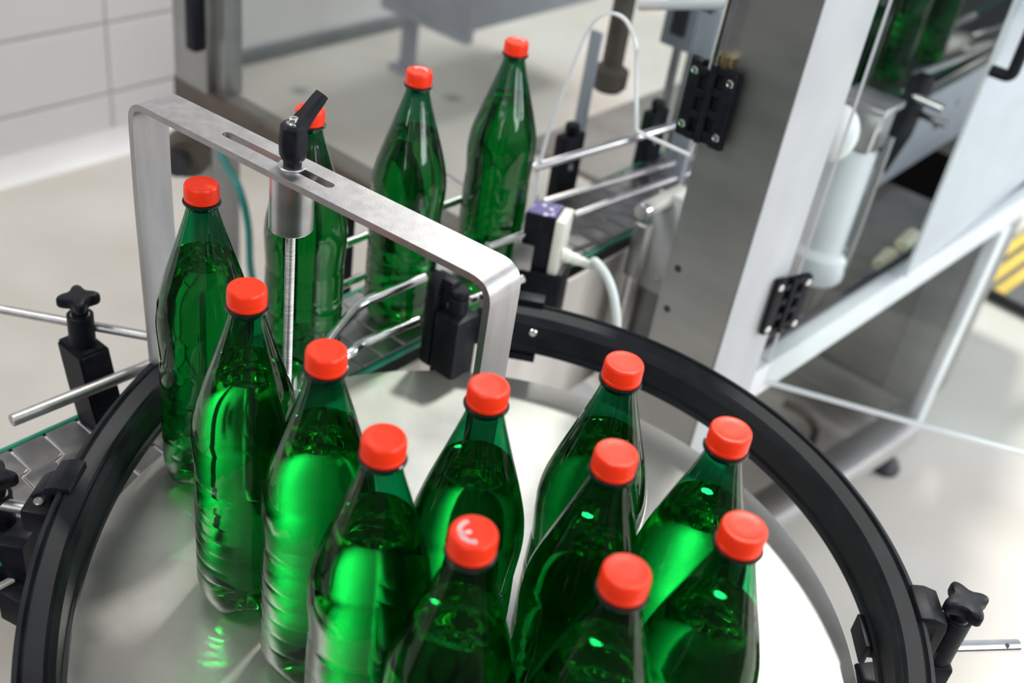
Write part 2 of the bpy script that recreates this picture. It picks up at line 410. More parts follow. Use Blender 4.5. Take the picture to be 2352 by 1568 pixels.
def bottle_mesh(off, top):
    """closed lathe: shell (off = 0) or the liquid inside it (off > 0, level at top)"""
    bm = BM(); rings = []
    for (rf, zf), (rv, zv) in zip(FOOT[::-1], VALLEY[::-1]):
        if rf == 0: rings.append([bm.verts.new((0, 0, zf + off))]); continue
        ring = []
        for k in range(SEG):
            th = 2 * PI * k / SEG; w = (.5 + .5 * math.cos(5 * th)) ** .8
            r = rv + (rf - rv) * w; z = zv + (zf - zv) * w
            ring.append(bm.verts.new(((r - off) * math.cos(th), (r - off) * math.sin(th), z + off * .8)))
        rings.append(ring)
    zs = [z for z in ZB[1:] if z < top - .002] + ([top] if off else [])
    for z in zs:
        rr = [body_ring(z, 2 * PI * k / SEG, off > 0) - off for k in range(SEG)]
        rings.append([bm.verts.new((rr[k] * math.cos(2 * PI * k / SEG), rr[k] * math.sin(2 * PI * k / SEG), z)) for k in range(SEG)])
    if off:                                               # meniscus and flat surface
        r = body_r(top) - off
        rings.append([bm.verts.new(((r - .003) * math.cos(2 * PI * k / SEG), (r - .003) * math.sin(2 * PI * k / SEG), top - .0012)) for k in range(SEG)])
        rings.append([bm.verts.new((0, 0, top - .0013))])
    for p, q in zip(rings[:-1], rings[1:]):
        for k in range(SEG):
            k2 = (k + 1) % SEG
            if len(p) == 1: bm.faces.new((p[0], q[k], q[k2]))
            elif len(q) == 1: bm.faces.new((p[k], p[k2], q[0]))
            else: bm.faces.new((p[k], p[k2], q[k2], q[k]))
    return bm
BG = 'filled green bottles with red caps'
proto = thing('bottle', (0, 0, 0), 'green bottle', 'bottle', None)
obj('body', bottle_mesh(0, .32), 'pet', proto, angle=80)
WATER = obj('water', bottle_mesh(.0007, .264), 'water', proto, angle=50)
bm = BM()
lathe(bm, [(.0128, .3165), (.0130, .3205), (.0166, .3212), (.0169, .3222), (.0166, .3232), (.0140, .3237), (.0138, .3262)], seg=64)
obj('neck_ring', bm, 'neck', proto)
bm = BM()
CAPSEG = 144
def knurl(i, r, h, th): return (r + (.00016 if (int(round(th / (2 * PI / CAPSEG))) % 2) else 0) if .3275 < h < .3375 else r, h)
lathe(bm, [(.0145, .3240), (.0152, .3242), (.0154, .3268), (.0150, .3272), (.0150, .3276), (.01535, .3279), (.0151, .3370), (.0148, .3386), (.0141, .3396), (.0128, .33985), (.0118, .3396), (.006, .3396), (0, .3396)],
      seg=CAPSEG, rfun=knurl)
obj('cap', bm, 'cap', proto, angle=40)
def cap_print(parent, rot, n=8, arc=150, rad=.0085, size=.0024, dot=True):
    """white lettering round the crown of the cap, too small to read, with a little emblem inside the arc"""
    bm = BM(); rnd = random.Random(int(rot * 100) + n)
    z = .3398; o = world_loc(parent)
    for k in range(n):
        a = rot + R(-arc / 2 + arc * k / (n - 1)); c = o + V((rad * math.cos(a), rad * math.sin(a), z))
        er = V((math.cos(a), math.sin(a), 0)); et = V((-er.y, er.x, 0))
        w = R(arc) / n * rad * .36
        kind = rnd.choice('HEOLN')
        st = size * .16
        def bar(dx, dy, lx, ly): box_axes(bm, c + et * dx + er * dy, et * lx, er * ly, V((0, 0, .00012)))
        bar(-w, 0, st, size * .5)
        if kind in 'HNO': bar(w, 0, st, size * .5)
        if kind in 'HE': bar(0, 0, w, st)
        if kind in 'EOL': bar(0, -size * .42, w, st)
        if kind in 'EO': bar(0, size * .42, w, st)
        if kind == 'N': box_axes(bm, c, (et * w + er * size * .45), (er * w - et * size * .45).normalized() * st, V((0, 0, .00012)))
    if dot:
        c = o + V((rad * .35 * math.cos(rot), rad * .35 * math.sin(rot), z)); lathe(bm, [(0, .0001), (.0014, .0001), (.0014, -.0001), (0, -.0001)], c, 16)
        er = V((math.cos(rot), math.sin(rot), 0)); box_axes(bm, c + er * .0022, er * .0006, V((-er.y, er.x, 0)) * .0012, V((0, 0, .0001)))
    tag(obj('cap_print', bm, 'print', parent, smooth=False), 'white printed lettering in an arc on the red cap')

ON_TABLE = [  # x, y, spin, label
 (-.2907, .8430, 10, 'green bottle farthest left, standing beside the left end of the black curved rail'),
 (-.2065, .6958, 33, 'green bottle with its foot fully in view, second from the left on the steel disc'),
 (-.1301, .6339, 55, 'bright green bottle on the disc just right of the threaded rod, third from the left'),
 (-.0719, .5504, 20, 'green bottle on the disc whose red cap is fourth from the left, front row'),
 (-.0107, .6251, 70, 'green bottle directly below the right corner of the steel arch'),
 (.0864, .6816, 5, 'green bottle farthest back on the right half of the disc, nearest the back rail'),
 (.0822, .5750, 41, 'dark green bottle directly in front of the farthest back right one on the disc'),
 (.1639, .6216, 62, 'bright glowing green bottle at right, its cap nearest the black rail there'),
 (.1656, .5235, 28, 'rightmost green bottle on the disc, at the front beside the bare bright steel'),
 (.0902, .4678, 14, 'green bottle whose plain red cap sits lowest of all in the picture'),
 (-.0034, .4786, 50, 'green bottle with white print on its red cap, at the bottom centre'),
]
bottles = []
for i, (x, y, a, lb) in enumerate(ON_TABLE):
    b = copy_tree(proto); b.location = (x, y, ZP + .0002); b.rotation_euler.z = R(a)
    tag(b, lb, 'bottle', BG); bottles.append(b)
ON_CHAIN = [
 (-.2438, 1.0428, 80, 'green bottle on the conveyor behind the black clamping lever'),
 (-.1548, 1.1917, 25, 'green bottle on the conveyor, middle of the three behind the steel arch'),
 (-.0563, 1.3414, 47, 'green bottle on the conveyor nearest the bottle-shaped door opening'),
 (*M(.0, 1.15, 0)[:2], 66, 'leftmost of the three blurred bottles inside the machine at top right'),
 (*M(.0, 1.37, 0)[:2], 12, 'middle of the three blurred bottles inside the machine at top right'),
 (*M(.0, 1.59, 0)[:2], 39, 'rightmost of the three blurred bottles inside the machine at top right'),
]
ZCH = .896
for i, (x, y, a, lb) in enumerate(ON_CHAIN):
    b = copy_tree(proto); b.location = (x, y, ZCH + .0002); b.rotation_euler.z = R(a)
    tag(b, lb, 'bottle', BG); bottles.append(b)
for ch in list(proto.children): bpy.data.objects.remove(ch)
bpy.data.objects.remove(proto)
def flat(b): # printing is laid on the crown in the bottle's own axes
    return b
for bi, rot, n, arc, dot in ((10, 205, 11, 150, True), (12, 75, 6, 110, False), (13, 75, 6, 110, False), (11, 60, 5, 90, False)):
    b = bottles[bi]; keep = V(b.location), b.rotation_euler.z
    b.location = (0, 0, 0)
    cap_print(b, R(rot) - keep[1], n, arc, .0088, .0027, dot)
    b.location = keep[0]

# ------------------------------------------------------------------ rotary table
TC = V((.0032, .7225, 0)); TR = .3747
t = thing('rotary_table', (TC.x, TC.y, 0), 'round stainless steel accumulation disc carrying the crowd of green bottles', 'table')
bm = BM(); lathe(bm, [(0, ZP), (TR - .0012, ZP), (TR, ZP - .001), (TR, ZP - .003), (TR - .001, ZP - .004), (0, ZP - .004)], V((TC.x, TC.y, 0)), 192)
obj('disc', bm, 'plate', t)
bm = BM(); lathe(bm, [(TR - .05, ZP - .0055), (TR - .05, ZP - .035), (TR - .06, ZP - .035), (TR - .06, ZP - .0055)], V((TC.x + .03, TC.y - .03, 0)), 96)
bm2 = bm; obj('support_hoop', bm2, 'steel_dark', t)
bm = BM(); lathe(bm, [(.0, ZP - .0045), (.07, ZP - .0045), (.07, ZP - .05), (.045, ZP - .07), (.045, .05), (.16, .04), (.16, 0), (0, 0)], V((TC.x, TC.y - .02, 0)), 48)
obj('pedestal', bm, 'steel_dark', t)

# ------------------------------------------------------------------ black curved rail round the disc
ZR = ZP + .088
def arc_pts(cx, cy, r, a0, a1, n): return [V((cx + r * math.cos(R(a0 + (a1 - a0) * k / n)), cy + r * math.sin(R(a0 + (a1 - a0) * k / n)), 0)) for k in range(n + 1)]
def ang(q, cx, cy): return math.degrees(math.atan2(q.y - cy, q.x - cx)) % 360
RO = .0345                                   # the strip's section is this deep
e0 = at_z(361, 822, ZR)                      # free end on the left, over the chain
left_arm = arc_pts(.292, .765, .674 - RO, ang(e0, .292, .765), 213, 18)
e1 = at_z(1100, 690, ZR)                     # free end at the back
cR = (-.0075, .716); rR = .4205 - RO
right_arm = arc_pts(cR[0], cR[1], rR, -22, ang(e1, *cR), 40)
p_, q_ = left_arm[-1], right_arm[0]
near = [V((-.155, .318, 0)), V((-.06, .272, 0)), V((.06, .272, 0)), V((.19, .33, 0)), V((.285, .43, 0))]
path = smooth_path(left_arm + near + right_arm, 3)
g = thing('guide_rail', (TC.x, TC.y, ZP + .04), 'black plastic guide rail curving round the rim of the steel disc', 'rail')
z0, z1 = ZP + .036, ZP + .088
prof = [(0, z0 + .003), (.0, z0 + .010), (.003, z0 + .011), (.004, z1 - .012), (.008, z1 - .006), (.010, z1 - .0075), (.0125, z1 - .004), (.026, z1), (.0285, z1 - .0015), (.030, z1 + .002), (.034, z1 + .001), (.0345, z1 - .012), (.028, z1 - .014), (.027, z0 + .004), (.024, z0), (.004, z0)]
bm = BM(); sweep(bm, path, prof); obj('strip', bm, 'black_rail', g, angle=25)
def screw(parent, c, axis, r=.0045, name='screw', mat='chrome'):
    bm = BM(); lathe(bm, [(0, .0012), (r * .45, .0012), (r * .5, .0016), (r * .85, .0016), (r, .0006), (r, -.001), (0, -.001)], c, 24, axis)
    # hexagon socket
    o = obj(name, bm, mat, parent); return o
def ring_pt(x, y, dz): return at_z(x, y, ZP + dz)
c = ring_pt(1224, 765, .066); ax = (V((TC.x, TC.y, c.z)) - c).normalized()
screw(g, c - ax * .001, ax, .0052)

# ------------------------------------------------------------------ star knobs, clamps
def star_knob(parent, c, axis, ro=.021, h=.013, lobes=4, rot=0., name='star_knob'):
    """moulded star grip: lobed head with rounded edges on a short neck"""
    bm = BM(); n = 64; a = axis.normalized(); x, y = frame_of(a)
    def rad(th): return ro * (.60 + .40 * (max(0, .5 + .5 * math.cos(lobes * (th - rot)))) ** 1.5)
    levels = [(.80, 0), (.95, .0012), (1.0, .003), (1.0, h - .004), (.96, h - .0015), (.88, h - .0002), (.6, h + .0004), (.35, h + .0006)]
    rings = [[bm.verts.new(c + a * hh + x * (rad(2 * PI * k / n) * s_ * math.cos(2 * PI * k / n)) + y * (rad(2 * PI * k / n) * s_ * math.sin(2 * PI * k / n))) for k in range(n)] for s_, hh in levels]
    for p, q in zip(rings[:-1], rings[1:]):
        for k in range(n): bm.faces.new((p[k], p[(k + 1) % n], q[(k + 1) % n], q[k]))
    bm.faces.new(rings[0][::-1]); bm.faces.new(rings[-1])
    lathe(bm, [(0, -.010), (.0088, -.010), (.0092, -.002), (.011, .003), (0, .003)], c, 32, a)
    return obj(name, bm, 'black', parent, angle=40)
def collar(parent, c, axis, h=.032, r=.0125):
    bm = BM(); lathe(bm, [(0, 0), (r * 1.02, 0), (r, h * .1), (r, h - .0008), (r - .001, h), (r - .0032, h), (r - .0034, h - .004), (0, h - .004)], c, 40, axis)
    o = obj('collar', bm, 'black', parent)
    bm = BM(); lathe(bm, [(r - .0036, h - .0045), (r - .0036, h - .0005), (.006, h), (.006, h + .005), (0, h + .005)], c, 24, axis)
    tag(obj('threaded_insert', bm, 'brass' if False else 'thread', o), 'dull metal insert')
    return o
Z3 = V((0, 0, 1))
# --- right clamp, seen whole at the right edge
J = at_z(2118, 1395, ZP + .085)
jn = (J - V((TC.x, TC.y, J.z))).normalized(); jt = V((-jn.y, jn.x, 0))
t = thing('rail_clamp', (J.x, J.y, ZP + .03), 'black star-knob clamp holding the right side of the curved rail', 'clamp', None)
bm = BM()
prism(bm, [J + jn * o + Z3 * z - jt * .021 for o, z in ((-.0095, -.001), (-.0085, .0075), (.004, .0085), (.0175, .004), (.0195, -.006), (.0195, -.055), (.0105, -.055), (.0105, -.001))], jt * .042, .0014)
prism(bm, [J + jn * o + Z3 * z - jt * .012 for o, z in ((-.038, -.056), (.0185, -.056), (.0185, -.064), (-.038, -.064))], jt * .024, .001)
prism(bm, [J + jn * o + Z3 * z - jt * .02 for o, z in ((-.044, -.040), (-.038, -.040), (-.038, -.064), (-.044, -.064))], jt * .04, .001)
obj('jaw', bm, 'black', t)
K = at_z(2205, 1400, ZP + .075)
kb = at_z(2152, 1506, ZP + .018)
ka = V((.0, .0, 1))
kc = V((kb.x, kb.y, ZP + .018))
bm = BM(); box_axes(bm, kc + V((0, 0, -.022)), jn * .013, jt * .016, Z3 * .022, .003)
prism(bm, [kc + jn * o + Z3 * z - jt * .011 for o, z in ((-.03, .018), (.0, .018), (.0, -.012), (-.03, -.004))], jt * .022, .002)
obj('block', bm, 'black', t)
cl = collar(t, kc, Z3, .056, .0135)
star_knob(t, kc + Z3 * .0675, Z3, .0235, .014, 4, .35)
rd = at_z(2330, 1482, ZP + .03); r0 = V((kc.x, kc.y, ZP + .03))
rod = thing('cross_rod', r0, 'short shiny rod with a drilled hole sticking out of the right clamp', 'rod', 'steel cross rods of the rail clamps')
dr = (rd - r0).normalized()
bm = BM(); tube(bm, [r0 - dr * .03, r0 + dr * .118 * 0 + (rd - r0) + dr * .004], .0062, 24, True, .0007); obj('bar', bm, 'chrome', rod)
hc = rd - dr * .012
vd = (CAM - hc).normalized(); vd = (vd - dr * vd.dot(dr)).normalized()
bm = BM(); lathe(bm, [(0, .00635), (.0024, .0064), (.0024, .004), (0, .004)], hc, 20, vd); tag(obj('hole', bm, 'rubber', rod), 'dark drilled hole near the end')
# --- arm under the rail at the right
q = at_z(2000, 1545, ZP - .01)
bm = BM(); qn = jn
pts = [at_z(1962, 1520, ZP - .012), at_z(2045, 1512, ZP - .012), at_z(2062, 1600, ZP - .012), at_z(1985, 1600, ZP - .012)]
prism(bm, pts, Z3 * -.028, .003)
tag(obj('support_arm', bm, 'black'), 'black arm reaching under the curved rail at the bottom right', 'bracket')

# --- left clamp by the chain
J = at_z(155, 1098, ZP + .088)
jn = (J - V((TC.x + .12, TC.y, J.z))).normalized(); jt = V((-jn.y, jn.x, 0))
t = thing('rail_clamp', (J.x, J.y, ZP + .03), 'black clamp gripping the left side of the curved rail above the chain', 'clamp')
bm = BM()
prism(bm, [J + jn * o + Z3 * z - jt * .02 for o, z in ((-.0105, -.002), (-.0095, .006), (.003, .0065), (.0135, .002), (.016, -.006), (.016, -.05), (.008, -.05), (.008, -.002))], jt * .04, .0014)
prism(bm, [J + jn * o + Z3 * z - jt * .016 for o, z in ((.016, -.004), (.03, -.014), (.03, -.05), (.016, -.05))], jt * .032, .003)
obj('jaw', bm, 'black', t)
kx = at_z(90, 1152, ZP + .074)
bm = BM(); box_axes(bm, kx - Z3 * .014, jn * .013, jt * .014, Z3 * .0135, .004); obj('lug', bm, 'black', t)
scx = kx + Z3 * .0005
screw(t, scx, Z3, .0052, 'screw', 'thread')
r0 = at_z(88, 1172, ZP + .045); r1 = at_z(20, 1160, ZP + .045)
dr = (r1 - r0).normalized()
rod = thing('cross_rod', r0, 'short steel rod between the left clamp and the block at the left edge', 'rod', 'steel cross rods of the rail clamps')
bm = BM(); tube(bm, [r0 - dr * .012, r1 + dr * .03], .0062, 20, True, .0007); obj('bar', bm, 'bar', rod)
kc = at_z(2, 1190, ZP + .02)
t = thing('knob_block', (kc.x, kc.y, ZP), 'black block with star knob cut off by the left edge, below the chain', 'clamp')
bm = BM(); box_axes(bm, kc + V((.004, -.01, -.035)), jn * .030, jt * .02, Z3 * .032, .004)
prism(bm, [at_z(-60, 1250, ZP - .03), at_z(40, 1245, ZP - .03), at_z(75, 1330, ZP - .03), at_z(60, 1395, ZP - .03), at_z(-60, 1330, ZP - .03)], Z3 * -.04, .004)
obj('block', bm, 'black', t)
collar(t, kc + Z3 * -.004, Z3, .036, .0135)
star_knob(t, kc + Z3 * .044, Z3, .0215, .013, 4, .2)
# --- clip at the back of the rail
J = at_z(1215, 692, ZP + .09); jn = (J - V((TC.x, TC.y, J.z))).normalized(); jt = V((-jn.y, jn.x, 0))
t = thing('rail_clip', (J.x, J.y, ZP + .03), 'small black clip over the back of the curved rail beside the arch leg', 'clip')
bm = BM()
prism(bm, [J + jn * o + Z3 * z - jt * .019 for o, z in ((-.006, -.003), (-.006, .005), (.012, .006), (.014, -.06), (.006, -.06), (.006, -.003))], jt * .034, .001)
prism(bm, [J + jn * o + Z3 * z - jt * .019 for o, z in ((-.036, -.056), (.014, -.056), (.014, -.064), (-.036, -.064))], jt * .034, .001)
obj('jaw', bm, 'black', t)

# ------------------------------------------------------------------ steel arch with clamping lever
ZT = ZP + .38
A_near, A_far = V((-.3759, .8996, ZT)), V((-.3579, .9371, ZT))
B_near, B_far = V((-.0202, .6952, ZT)), V((-.0011, .7285, ZT))
ca, cb = (A_near + A_far) / 2, (B_near + B_far) / 2
ex = (cb - ca).normalized(); ey = V((-ex.y, ex.x, 0)); HW = .0202; TH = .0062; LEN = (cb - ca).length
t = thing('bottle_stop_arch', (cb.x, cb.y, ZP), 'brushed steel flat-bar arch with slotted top standing over the disc', 'bracket')
def strap_pts():
    """centre-line of the bent flat bar in (x along bar, z), outer surface"""
    out = []
    legL, legR = [], []
    pts = [(-.0 + .010, .006), (-.0 + .0035, .15), (0, .34), (0, .38), (LEN, .38), (LEN, .0)]
    return pts
bm = BM()
lean = .012
outer = fillet([V((lean, 0, .008)), V((lean * .55, 0, .14)), V((0.001, 0, .27)), V((0, 0, .38)), V((LEN, 0, .38)), V((LEN, 0, 0.0004))], .022, 8)
# inner skin by offset
def offset_line(pl, d):
    res = []
    for i, p in enumerate(pl):
        a = pl[max(i - 1, 0)]; b = pl[min(i + 1, len(pl) - 1)]
        tdir = (b - a).normalized(); nrm = V((tdir.z, 0, -tdir.x)); res.append(p + nrm * d)
    return res
inner = offset_line(outer, TH)
def W3(p, y): return ca + ex * p.x + ey * y + V((0, 0, p.z - .38))
# the bar is laid as strips so that the slot can be left open in the crown
SLOT0, SLOT1, SH = .103, .232, .0046
i_flat = [i for i, p in enumerate(outer) if abs(p.z - .38) < 1e-6]
xs_extra = []
def strip_rows(pl):
    return pl
o2, n2 = [], []
for k in range(len(outer)):
    o2.append(outer[k]); n2.append(inner[k])
    if k == i_flat[0]:
        pass
# split the flat crown at the slot ends
a_i = max(i for i, p in enumerate(outer) if p.x < SLOT0 and abs(p.z - .38) < 1e-4)
b_i = a_i + 1
head_o, tail_o = outer[:a_i + 1], outer[b_i:]
head_i, tail_i = inner[:a_i + 1], inner[b_i:]
def zline(x, top): return V((x, 0, .38 if top else .38 - TH))
arc = 8
def slot_profile(x):
    if x < SLOT0 or x > SLOT1: return 0
    d = min(x - SLOT0, SLOT1 - x)
    return SH if d >= SH else math.sqrt(max(0, SH * SH - (SH - d) ** 2))
xs = [SLOT0 + SH * (1 - math.cos(PI / 2 * k / arc)) for k in range(arc + 1)] + [SLOT1 - SH * (1 - math.cos(PI / 2 * k / arc)) for k in range(arc, -1, -1)]
def quad_strip(rowsA, rowsB):
    for (a0, b0), (a1, b1) in zip(zip(rowsA[:-1], rowsB[:-1]), zip(rowsA[1:], rowsB[1:])):
        bm.faces.new((a0, b0, b1, a1))
def solid_strip(ol, il, ya0, ya1):
    """solid ribbon; ya0/ya1 = lists of y limits"""
    lo = [[bm.verts.new(W3(p, y)) for p, y in zip(ol, ya0)], [bm.verts.new(W3(p, y)) for p, y in zip(ol, ya1)],
          [bm.verts.new(W3(p, y)) for p, y in zip(il, ya1)], [bm.verts.new(W3(p, y)) for p, y in zip(il, ya0)]]
    for k in range(4): quad_strip(lo[k], lo[(k + 1) % 4])
    bm.faces.new([l[0] for l in lo]); bm.faces.new([l[-1] for l in lo][::-1])
e0 = .0
solid_strip(head_o + [zline(SLOT0, 1)], head_i + [zline(SLOT0, 0)], [-HW] * (len(head_o) + 1), [HW] * (len(head_o) + 1))
solid_strip([zline(SLOT1, 1)] + tail_o, [zline(SLOT1, 0)] + tail_i, [-HW] * (len(tail_o) + 1), [HW] * (len(tail_o) + 1))
so, si = [zline(x, 1) for x in xs], [zline(x, 0) for x in xs]
solid_strip(so, si, [-HW] * len(xs), [-slot_profile(x) - 1e-5 for x in xs])
solid_strip(so, si, [slot_profile(x) + 1e-5 for x in xs], [HW] * len(xs))
bmesh.ops.remove_doubles(bm, verts=bm.verts[:], dist=2e-5)
arch = obj('strap', bm, 'bar', t, angle=30)
bv = arch.modifiers.new('edge', 'BEVEL'); bv.width = .0009; bv.segments = 2; bv.limit_method = 'ANGLE'; bv.angle_limit = R(50)
# clamp: washer, hub, lever, socket screw, spacer, threaded rod
KX = at_z(669, 384, ZT); KX = V((KX.x, KX.y, ZT))
kk = (KX - ca).dot(ex); KX = ca + ex * kk
bm = BM(); lathe(bm, [(.0045, .0002), (.0118, .0002), (.0122, .0008), (.0122, .0016), (.0118, .0021), (.0045, .0021)], KX, 40); obj('washer', bm, 'steel', t)
bm = BM()
lathe(bm, [(0, .0022), (.0078, .0022), (.0078, .009), (0, .009)], KX, 32)
bmx = bm
n = 8
def hub(i, r, h, th): return (r * (1.0 + .035 * math.cos(6 * th)), h)
lathe(bm, [(0, .0075), (.0095, .0075), (.0112, .011), (.0120, .024), (.0108, .037), (.0088, .0395), (0, .0395)], KX, 36, Z3, hub)
l0_ = KX + Z3 * .031; l1_ = at_z(741, 216, ZT + .060)
lvd = (l1_ - l0_).normalized(); lvn = lvd.cross(Z3).normalized(); lvu = lvn.cross(lvd)
sec = []
for tt, hw, hh in ((.0, .0095, .0085), (.22, .0080, .0068), (.5, .0068, .0054), (.85, .0066, .0048), (1.0, .0060, .0042)):
    p = l0_ + (l1_ - l0_) * tt
    sec.append([bm.verts.new(p + lvn * (hw * a) + lvu * (hh * b)) for a, b in ((-1, -.5), (-.6, -1), (.6, -1), (1, -.5), (1, .5), (.7, 1), (-.7, 1), (-1, .5))])
for a, b in zip(sec[:-1], sec[1:]):
    for k in range(8): bm.faces.new((a[k], a[(k + 1) % 8], b[(k + 1) % 8], b[k]))
bm.faces.new(sec[0][::-1]); bm.faces.new(sec[-1])
lev = obj('clamping_lever', bm, 'black', t, angle=30)
bm = BM(); lathe(bm, [(.0062, .0388), (.0062, .0400), (.0040, .0404), (.0040, .0440), (.0036, .0445), (.0018, .0445), (.0018, .042), (0, .042)], KX, 24)
tag(obj('screw', bm, 'steel', lev), 'steel socket screw in the lever hub')
bm = BM(); lathe(bm, [(0, -TH - .0002), (.0188, -TH - .0002), (.0193, -TH - .0008), (.0193, -.058), (.0188, -.0586), (0, -.0586)], KX, 64)
obj('spacer_sleeve', bm, 'steel', t)
bm = BM()
pr_ = []
z = -.0586
while z > -.372:
    pr_ += [(.0041, z), (.0047, z - .0006), (.0041, z - .0012)]; z -= .0014
lathe(bm, [(0, -.0587)] + pr_ + [(0, z)], KX, 20)
obj('threaded_rod', bm, 'thread', t, angle=60)

# ------------------------------------------------------------------ slat-chain conveyor
CH0, CH1, CU0, CU1 = -1.05, 2.35, -.070, .058
t = thing('conveyor', M(0, .3, 0), 'steel slat-chain conveyor passing behind the disc and into the machine', 'conveyor')
def keep_xy(u): return u
pitch = .0381; gap = .0034
def link_mesh():
    """one slat: interlocking tab at one end, matching notch at the other"""
    bm = BM(); w0, w1 = -.0635, .0635; tb = .0135; tw = .021
    pol = [(w0, 0), (-tw, 0), (-tw + .004, -tb), (tw - .004, -tb), (tw, 0), (w1, 0), (w1, pitch - gap), (tw + gap, pitch - gap), (tw - .004 + gap * .8, pitch - tb - gap), (-tw + .004 - gap * .8, pitch - tb - gap), (-tw - gap, pitch - gap), (w0, pitch - gap)]
    prism(bm, [DU * u + DS * s for u, s in pol], Z3 * -.003, .0012, 2)
    return bm
base = world_loc(t)
def add_links():
    first = None; k = 0
    s = CH0
    while s < CH1:
        if first is None:
            bm = link_mesh(); bmesh.ops.translate(bm, verts=bm.verts[:], vec=base)
            first = obj('slat', bm, 'slat', t, smooth=False); o = first
        else:
            o = first.copy(); COL.objects.link(o); o.parent = t
        o.location = M(-.006, s, ZCH) - base
        s += pitch; k += 1
add_links()
bm = BM(); boxM(bm, CU0 + .004, CU1 - .004, CH0, CH1, ZCH - .0048, ZCH - .0032); tag(obj('joint_glint', bm, 'alu', t, smooth=False), 'pale strip standing in for edge glints in the joints between slats')  # pale strip added, paints the slat edge highlights into the joints
for nm, u in (('wear_strip', CU0 - .0045), ('wear_strip', CU1 + .0045)):
    bm = BM(); boxM(bm, u - .003, u + .003, CH0, CH1, ZCH - .007, ZCH - .001, .0008, 1); obj(nm, bm, 'green_strip', t)
for u in (CU0 - .0125, CU1 + .0125):
    bm = BM(); boxM(bm, u - .003, u + .003, CH0, CH1, ZCH - (.16 if u < 0 else .26), ZCH - .022, .0008, 1); obj('side_plate', bm, 'steel_dark' if u < 0 else 'warm_sheet', t)
bm = BM(); boxM(bm, CU0 - .012, CU1 + .012, CH0, CH1, ZCH - .16, ZCH - .05); obj('bed', bm, 'steel_dark', t, smooth=False)
for s in (-.9, .02, 2.2):
    bm = BM(); boxM(bm, -.03, .02, s - .025, s + .025, 0, ZCH - .161, .004); obj('leg', bm, 'steel', t)

# ------------------------------------------------------------------ left guide: post with star knob, cross rod, rail rod
PB = at_z(188, 765, ZP + .095)
t = thing('guide_post', (PB.x, PB.y, ZP - .05), 'black guide bracket with star knob left of the arch, rising from the chain edge', 'bracket')
pc = V((PB.x, PB.y, ZP + .083))
bm = BM()
foot = at_z(262, 925, ZP + .0)
poly = [(140, 775, .083), (193, 812, .083), (250, 770, .083)]
tp = [pc + DU * -.023 + DS * -.018, pc + DU * .023 + DS * -.018, pc + DU * .023 + DS * .017, pc + DU * -.023 + DS * .017]
md = [p + DU * .017 + DS * -.002 - Z3 * .048 for p in tp]
md = [V((p.x, p.y, pc.z - .048)) for p in md]
ft = [p + DU * .026 + DS * -.002 - Z3 * .06 for p in md]
secs = [tp, md, ft]
vs = [[bm.verts.new(p) for p in s_] for s_ in secs]
for a, b in zip(vs[:-1], vs[1:]):
    for k in range(4): bm.faces.new((a[k], a[(k + 1) % 4], b[(k + 1) % 4], b[k]))
bm.faces.new(vs[0]); bm.faces.new(vs[-1][::-1])
bmesh.ops.bevel(bm, geom=bm.edges[:], offset=.003, segments=2, affect='EDGES', clamp_overlap=True)
obj('arm', bm, 'black', t)
collar(t, pc - Z3 * .001, Z3, .038, .0135)
star_knob(t, pc + Z3 * .048, Z3, .0215, .013, 4, .5)
a = at_z(-30, 704, ZP + .1); b = at_z(336, 771, ZP + .1)
zc = .1
o = thing('cross_rod', a, 'thin steel rod running level through the left guide bracket to the arch leg', 'rod', 'steel cross rods of the rail clamps')
bm = BM(); tube(bm, [a, b + (b - a).normalized() * .006], .0052, 20, True, .0006); obj('bar', bm, 'bar', o)
a = at_z(26, 966, ZP + .062); b = at_z(345, 838, ZP + .062)
o = thing('guide_rod', a, 'thick steel rail rod with a free round end above the chain at left', 'rod', 'steel guide rods along the conveyor')
bm = BM(); tube(bm, [a, b + (b - a).normalized() * .03], .0066, 24, True, .0008); obj('bar', bm, 'bar', o)

# ------------------------------------------------------------------ right guide: bent rods in a black clamp
GB = at_z(1040, 745, ZP + .06)
gl = loc(GB)
t = thing('guide_clamp', (GB.x, GB.y, ZP - .03), 'black two-part rod clamp under the right end of the steel arch', 'clamp')
bm = BM()
u, s = gl.x, gl.y
boxM(bm, u - .012, u + .026, s - .022, s + .018, ZP - .05, ZP + .082, .004)
prism(bm, [M(u - .012, s - .022, ZP - .05), M(u + .026, s - .022, ZP - .05), M(u + .02, s + .0, ZP - .08), M(u - .006, s + .0, ZP - .08)], DS * .018, .002)
obj('block', bm, 'black', t)
bm = BM()
prism(bm, [M(u - .030, s - .022 + o, ZP + z) for o, z in ((.0, -.0), (.012, -.01), (.026, .03), (.026, .115), (.012, .13), (.0, .115))], DU * .016, .003)
boxM(bm, u - .030, u + .002, s - .012, s + .004, ZP + .095, ZP + .124, .003)
obj('jaw', bm, 'black', t)
cl = M(u + .006, s - .002, ZP + .080)
collar(t, cl, Z3, .024, .0118)
bm = BM(); lathe(bm, [(0, 0), (.0105, 0), (.012, .003), (.012, .008), (.010, .010), (0, .010)], cl + Z3 * .026, 32); obj('knob_head', bm, 'black', t)
a = M(u + .02, s - .004, ZP + .045); b = at_z(1092, 738, ZP + .045)
o = thing('rod_stub', a, 'short steel rod stub poking out of the black clamp beside the arch leg', 'rod')
bm = BM(); tube(bm, [M(u + .01, s - .004, ZP + .045), b], .0056, 20, True, .0006); obj('bar', bm, 'chrome', o)
zu, zl = ZP + .095, ZP + .045
pts = [at_z(742, 800, zu), at_z(770, 762, zu), at_z(826, 698, zu), at_z(975, 636, zu)]
o = thing('guide_rod', pts[-1], 'upper bent bright rod left of the black two-part clamp', 'rod', 'steel guide rods along the conveyor')
